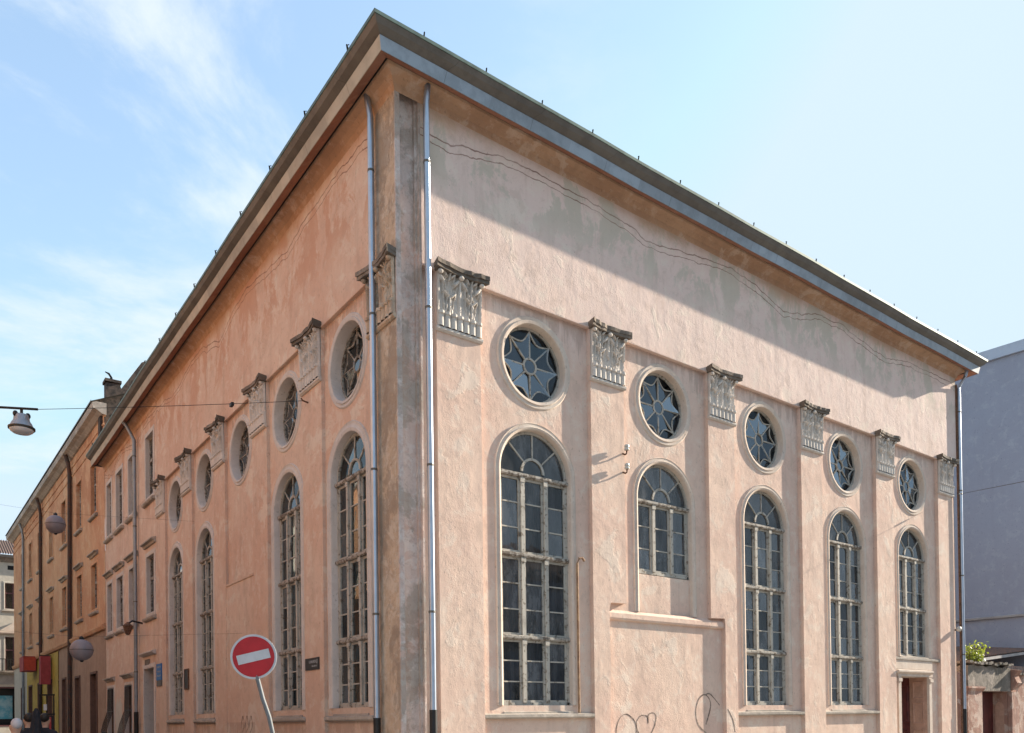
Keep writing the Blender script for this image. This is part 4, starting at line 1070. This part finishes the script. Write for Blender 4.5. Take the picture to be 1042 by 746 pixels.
# ================================================================== houses outside the frame that light and mirror the street
def plain_house(name, label, F, a0, a1, H, wallm, floors, step, loc, stagger=0):
    h = thing(name, label, 'building', loc)
    hs = []; W_ = []
    n = int((a1-a0-2)/step)
    for k in range(n):
        c = a0+1+step*(k+.5)
        for z0, z1 in floors: hs.append(rect_path(c-.6, c+.6, z0, z1)(0)); W_.append((c-.6, c+.6, z0, z1))
    w = MB(); w.sheet(F, 0, [(a0, -.1), (a1, -.1), (a1, H), (a0, H)], hs)
    w.box(F, a0, a1, 9, 9.1, 0, H); w.box(F, a0, a0+.1, .001, 9, 0, H); w.box(F, a1-.1, a1, .001, 9, 0, H)
    w.build('wall', M[wallm], h)
    for a, b, z0, z1 in W_:
        s = MB(); s.sweep(F, rect_path(a, b, z0, z1), [(0, .2), (0, -.02), (.12, -.02), (.12, .005)], closed=True); s.box(F, (a+b)/2-.05, (a+b)/2+.05, .12, .18, z0, z1); s.box(F, a, b, .12, .18, z0+.6*(z1-z0), z0+.6*(z1-z0)+.08)
        s = s.build('window', M['trim'], h)
        g = MB(); pane(g, F, [(a, z0), (b, z0), (b, z1), (a, z1)], .17); g.build('glass', M['glass'], s, recalc=False)
        MB().box(F, a, b, .4, .45, z0, z1).build('dark_room', M['room'], s)
    MB().run(F, [(.01, H-.4), (-.2, H-.3), (-.4, H-.1), (-.4, H+.1), (.01, H+.1)], a0, a1).build('eave', M['sill'], h)
    r = MB(); r.face([F(a0, -.4, H+.1), F(a1, -.4, H+.1), F(a1, 4.5, H+3), F(a0, 4.5, H+3)]); r.face([F(a0, 9.3, H), F(a1, 9.3, H), F(a1, 4.5, H+3), F(a0, 4.5, H+3)])
    r.build('roof', M['tile'], h, recalc=False)
FOP = lambda v, d, z: (-13.0-d, v, z)
FFR = lambda u, d, z: (u, -27.0-d, z)
fl2 = [(1.2, 3.4), (5.6, 7.9)]
fl3 = [(1.2, 3.4), (5.6, 7.9), (9.9, 12.2)]
plain_house('town_house', 'buff town house across the side street, left of the photo, seen in the side windows', FOP, -2, 28, 14.5, 'ochre', fl3, 3.2, (-13, 12, 0))
plain_house('town_house', 'cream town house farther along the opposite side of the side street', FOP, 28.2, 60, 14.5, 'cream', fl3, 3.4, (-13, 44, 0))
plain_house('town_house', 'grey town house across the main street, seen only as reflection in the front windows', FFR, 2, 44, 10.5, 'grey_wall', fl2, 3.4, (22, -27, 0))

# ================================================================== ground
g = MB(); g.face([(-900, -900, -.02), (900, -900, -.02), (900, 900, -.02), (-900, 900, -.02)]); o = g.build('ground', M['asphalt']); struct(o)
g = MB(); g.face([(-9.6, -2.6, -.012), (-4.9, -2.6, -.012), (-4.9, 66, -.012), (-9.6, 66, -.012)]); struct(g.build('side_road', M['asphalt']))
def pavement(name, x0, x1, y0, y1):
    m = MB().box(FR, x0, x1, y0, y1, -.02, .1); struct(m.build(name, M['paving']))
pavement('pavement', -4.7, -1.0, -3.2, 66)
pavement('pavement', -1.0, 34, -3.2, .8)
pavement('pavement', -13, -9.8, -2, 66)
k = MB().box(FR, -4.9, -4.7, -3.4, 66, -.02, .13).box(FR, -4.7, 34, -3.4, -3.2, -.02, .13); struct(k.build('kerb', M['kerb']))

# ================================================================== people and the terrace things at the street's left edge
def person(x, y, h, label, top, legs, heading, hair='hair'):
    t = thing('person', label, 'person', (x, y, .1), 'people walking in the side street')
    t.rotation_euler[2] = 0
    s = h/1.75
    V = []; E = []; R = []
    def v(px, py, pz, r, link=None):
        V.append((px*s, py*s, pz*s)); R.append(r*s)
        if link is not None: E.append((link, len(V)-1))
        return len(V)-1
    pel = v(0, 0, .95, .15); wa = v(0, 0, 1.12, .135, pel); chs = v(0, .01, 1.32, .16, wa); nb_ = v(0, .01, 1.46, .07, chs)
    nk = v(0, .0, 1.53, .055, nb_); hd = v(0, -.015, 1.62, .108, nk); v(0, -.01, 1.69, .09, hd)
    for sx in (-1, 1):
        st_ = .18*sx
        hip = v(.1*sx, 0, .88, .095, pel); kn = v(.1*sx, -.05*sx, .5, .062, hip); an = v(.1*sx, st_, .09, .042, kn); v(.11*sx, st_-.14, .04, .035, an)
        shd = v(.19*sx, .01, 1.41, .062, chs); el = v(.24*sx, .06-.08*sx*0, 1.13, .045, shd); wr = v(.25*sx, -.06*sx, .9, .032, el); v(.25*sx, -.09*sx, .8, .035, wr)
    me = bpy.data.meshes.new('body'); me.from_pydata(V, E, [])
    o = bpy.data.objects.new('body', me); COL.objects.link(o)
    sk = o.modifiers.new('Skin', 'SKIN')
    for i, r in enumerate(R): me.skin_vertices[0].data[i].radius = (r, r*.85)
    me.skin_vertices[0].data[0].use_root = True
    ss = o.modifiers.new('Sub', 'SUBSURF'); ss.levels = 2; ss.render_levels = 2
    dg = bpy.context.evaluated_depsgraph_get()
    me2 = bpy.data.meshes.new_from_object(o.evaluated_get(dg))
    bpy.data.objects.remove(o)
    for m_ in (M['skin'], M[top], M[legs]): me2.materials.append(m_)
    for p in me2.polygons:
        c = p.center; zz = c.z/s
        p.material_index = 0 if zz > 1.49 or (zz < .88 and abs(c.x/s) > .2) else (1 if zz > .9 else 2)
        p.use_smooth = True
    b = bpy.data.objects.new('body', me2); COL.objects.link(b); b.parent = t; b.rotation_euler[2] = heading
    hm = MB().ball((0, .03*s, 1.69*s), .093*s, 18, (.9, .95, 1.0))
    ho = hm.build('hair', M[hair], smooth=True); ho.parent = t; ho.rotation_euler[2] = heading
    return t
person(-6.05, 6.1, 1.8, 'person with dark hair and dark jacket at the lower left edge of the street', 'cloth_dark', 'cloth_blue', pi)
person(-5.75, 6.3, 1.8, 'person in dark clothes next to the closed black parasol', 'cloth_dark', 'cloth_dark', pi*.9)
person(-6.55, 2.8, 1.68, 'white haired person in a pale grey top at the lower left corner', 'cloth_white', 'cloth_blue', pi*1.1, 'cloth_white')
# closed parasol
t = thing('parasol', 'closed black parasol standing among the people in the side street', 'parasol', (-6.08, 4.6, .1))
MB().lathe((-6.08, 4.6, .1), [(.22, 0), (.22, .06), (.05, .09)], 16).build('foot', M['iron'], t)
MB().tube([(-6.08, 4.6, .15), (-6.08, 4.6, 1.95)], .02, 8).build('pole', M['iron'], t)
cn = MB(); nn = 16
for k, (z, r_) in enumerate(((.85, .10), (1.1, .13), (1.5, .10), (1.8, .06), (1.93, .045), (2.0, .015))):
    cn.v += [(-6.08+r_*(1+.25*(j % 2))*cos(2*pi*j/nn), 4.6+r_*(1+.25*(j % 2))*sin(2*pi*j/nn), z) for j in range(nn)]
for k in range(5):
    for j in range(nn): cn.f.append((k*nn+j, k*nn+(j+1) % nn, (k+1)*nn+(j+1) % nn, (k+1)*nn+j)); cn.m.append(0)
cn.build('canopy', M['cloth_dark'], t)
# black screen frame with a small notice
t = thing('terrace_screen', 'black metal terrace screen frame with a small pale notice in the side street', 'screen', (-5.2, 10.6, 0))
c0 = Vector((-5.35, 10.75, 0))
FTS = lambda a, d, z: tuple(c0 + Vector((.80, -.6, 0))*a + Vector((.6, .8, 0))*d + Vector((0, 0, z)))
fm = MB()
for a in (0, .17, .34): fm.box(FTS, a-.012, a+.012, -.012, .012, 0, 2.45)
for z in (1.95, 2.43): fm.box(FTS, -.02, .36, -.014, .014, z-.02, z+.02)
fm.build('frame', M['iron'], t)
MB().box(FTS, .1, .18, -.02, -.013, 2.05, 2.2).build('notice', M['sign_white'], t)
lo = MB(); lo.box(FTS, .02, .33, -.008, .008, .2, 1.92); lo.build('panel', M['cloth_dark'], t)
MB().box(FTS, .15, .20, -.014, -.009, .3, 1.88).build('stripe', M['sign_white'], t)
MB().box(FTS, .23, .28, -.014, -.009, .3, 1.88).build('stripe', M['red_banner'], t)

# ================================================================== sun, sky, camera
sd = Vector((6.4, -1.0, 2.8)).normalized()
sun = bpy.data.lights.new('sun', 'SUN'); sun.energy = 4.0; sun.angle = radians(.5); sun.color = (1, .88, .72)
so = bpy.data.objects.new('sun', sun); COL.objects.link(so); so.rotation_euler = (-sd).to_track_quat('-Z', 'Y').to_euler(); so.location = (30, -20, 40)
W = bpy.data.worlds.new('World'); SC.world = W; W.use_nodes = True
nt = W.node_tree; bg = nt.nodes['Background']
sky = N(nt, 'ShaderNodeTexSky', sky_type='NISHITA'); sky.sun_disc = False
sky.sun_elevation = math.asin(sd.z); sky.sun_rotation = atan2(sd.x, sd.y)
sky.air_density = 1.0; sky.dust_density = .8; sky.ozone_density = 1.5
tc = N(nt, 'ShaderNodeTexCoord')
sx = N(nt, 'ShaderNodeSeparateXYZ'); nt.links.new(tc.outputs['Generated'], sx.inputs[0])
den = math_(nt, 'ADD', math_(nt, 'MAXIMUM', sx.outputs[2], .0), .22)
cb = N(nt, 'ShaderNodeCombineXYZ')
nt.links.new(math_(nt, 'DIVIDE', sx.outputs[0], den), cb.inputs[0]); nt.links.new(math_(nt, 'DIVIDE', sx.outputs[1], den), cb.inputs[1])
mp = N(nt, 'ShaderNodeMapping'); mp.inputs['Rotation'].default_value = (0, 0, radians(35)); mp.inputs['Scale'].default_value = (1., 1.3, 1.); mp.inputs['Location'].default_value = (2.3, .6, 0)
nt.links.new(cb.outputs[0], mp.inputs['Vector'])
cl = rng(nt, noise(nt, mp.outputs[0], 2.0, 10, .62, .5), .44, .68)
dirm = N(nt, 'ShaderNodeVectorMath', operation='DOT_PRODUCT'); nt.links.new(tc.outputs['Generated'], dirm.inputs[0]); dirm.inputs[1].default_value = (-.55, .8, .1)
cl = math_(nt, 'MULTIPLY', math_(nt, 'MULTIPLY', cl, rng(nt, dirm.outputs['Value'], .1, .5)), .9)
hs_ = N(nt, 'ShaderNodeHueSaturation'); hs_.inputs['Saturation'].default_value = .92; hs_.inputs['Hue'].default_value = .494; hs_.inputs['Value'].default_value = .95; nt.links.new(sky.outputs[0], hs_.inputs['Color'])
lim = N(nt, 'ShaderNodeMix', data_type='RGBA', blend_type='DARKEN'); lim.inputs[0].default_value = 1
nt.links.new(hs_.outputs[0], lim.inputs[6]); lim.inputs[7].default_value = (1.95, 2.32, 2.62, 1)
skc = mix(nt, cl, mix(nt, .28, lim.outputs[2], (1.45, 2.0, 2.55)), (2.2, 2.45, 2.62))
nt.links.new(skc, bg.inputs['Color']); bg.inputs['Strength'].default_value = .12

cd = bpy.data.cameras.new('camera'); co = bpy.data.objects.new('camera', cd); COL.objects.link(co); SC.camera = co
f, sxp, syp, yaw, pit, rol = 824.1373, 21.0123, 349.4891, .6549, .0101, -.0131
Fv = Vector((sin(yaw)*cos(pit), cos(yaw)*cos(pit), sin(pit))); Rv = Vector((cos(yaw), -sin(yaw), 0)); Uv = Rv.cross(Fv)
R2 = Rv*cos(rol) + Uv*sin(rol); U2 = -Rv*sin(rol) + Uv*cos(rol)
mw = Matrix((R2, U2, -Fv)).transposed().to_4x4(); mw.translation = cam
co.matrix_world = mw
cd.sensor_fit = 'HORIZONTAL'; cd.sensor_width = 36; cd.lens = f/1042*36
cd.shift_x = -sxp/1042; cd.shift_y = syp/1042
cd.clip_start = .1; cd.clip_end = 3000

SC.view_settings.view_transform = 'Standard'; SC.view_settings.look = 'None'
SC.view_settings.exposure = 1.76; SC.view_settings.gamma = 1; SC.view_settings.use_curve_mapping = False
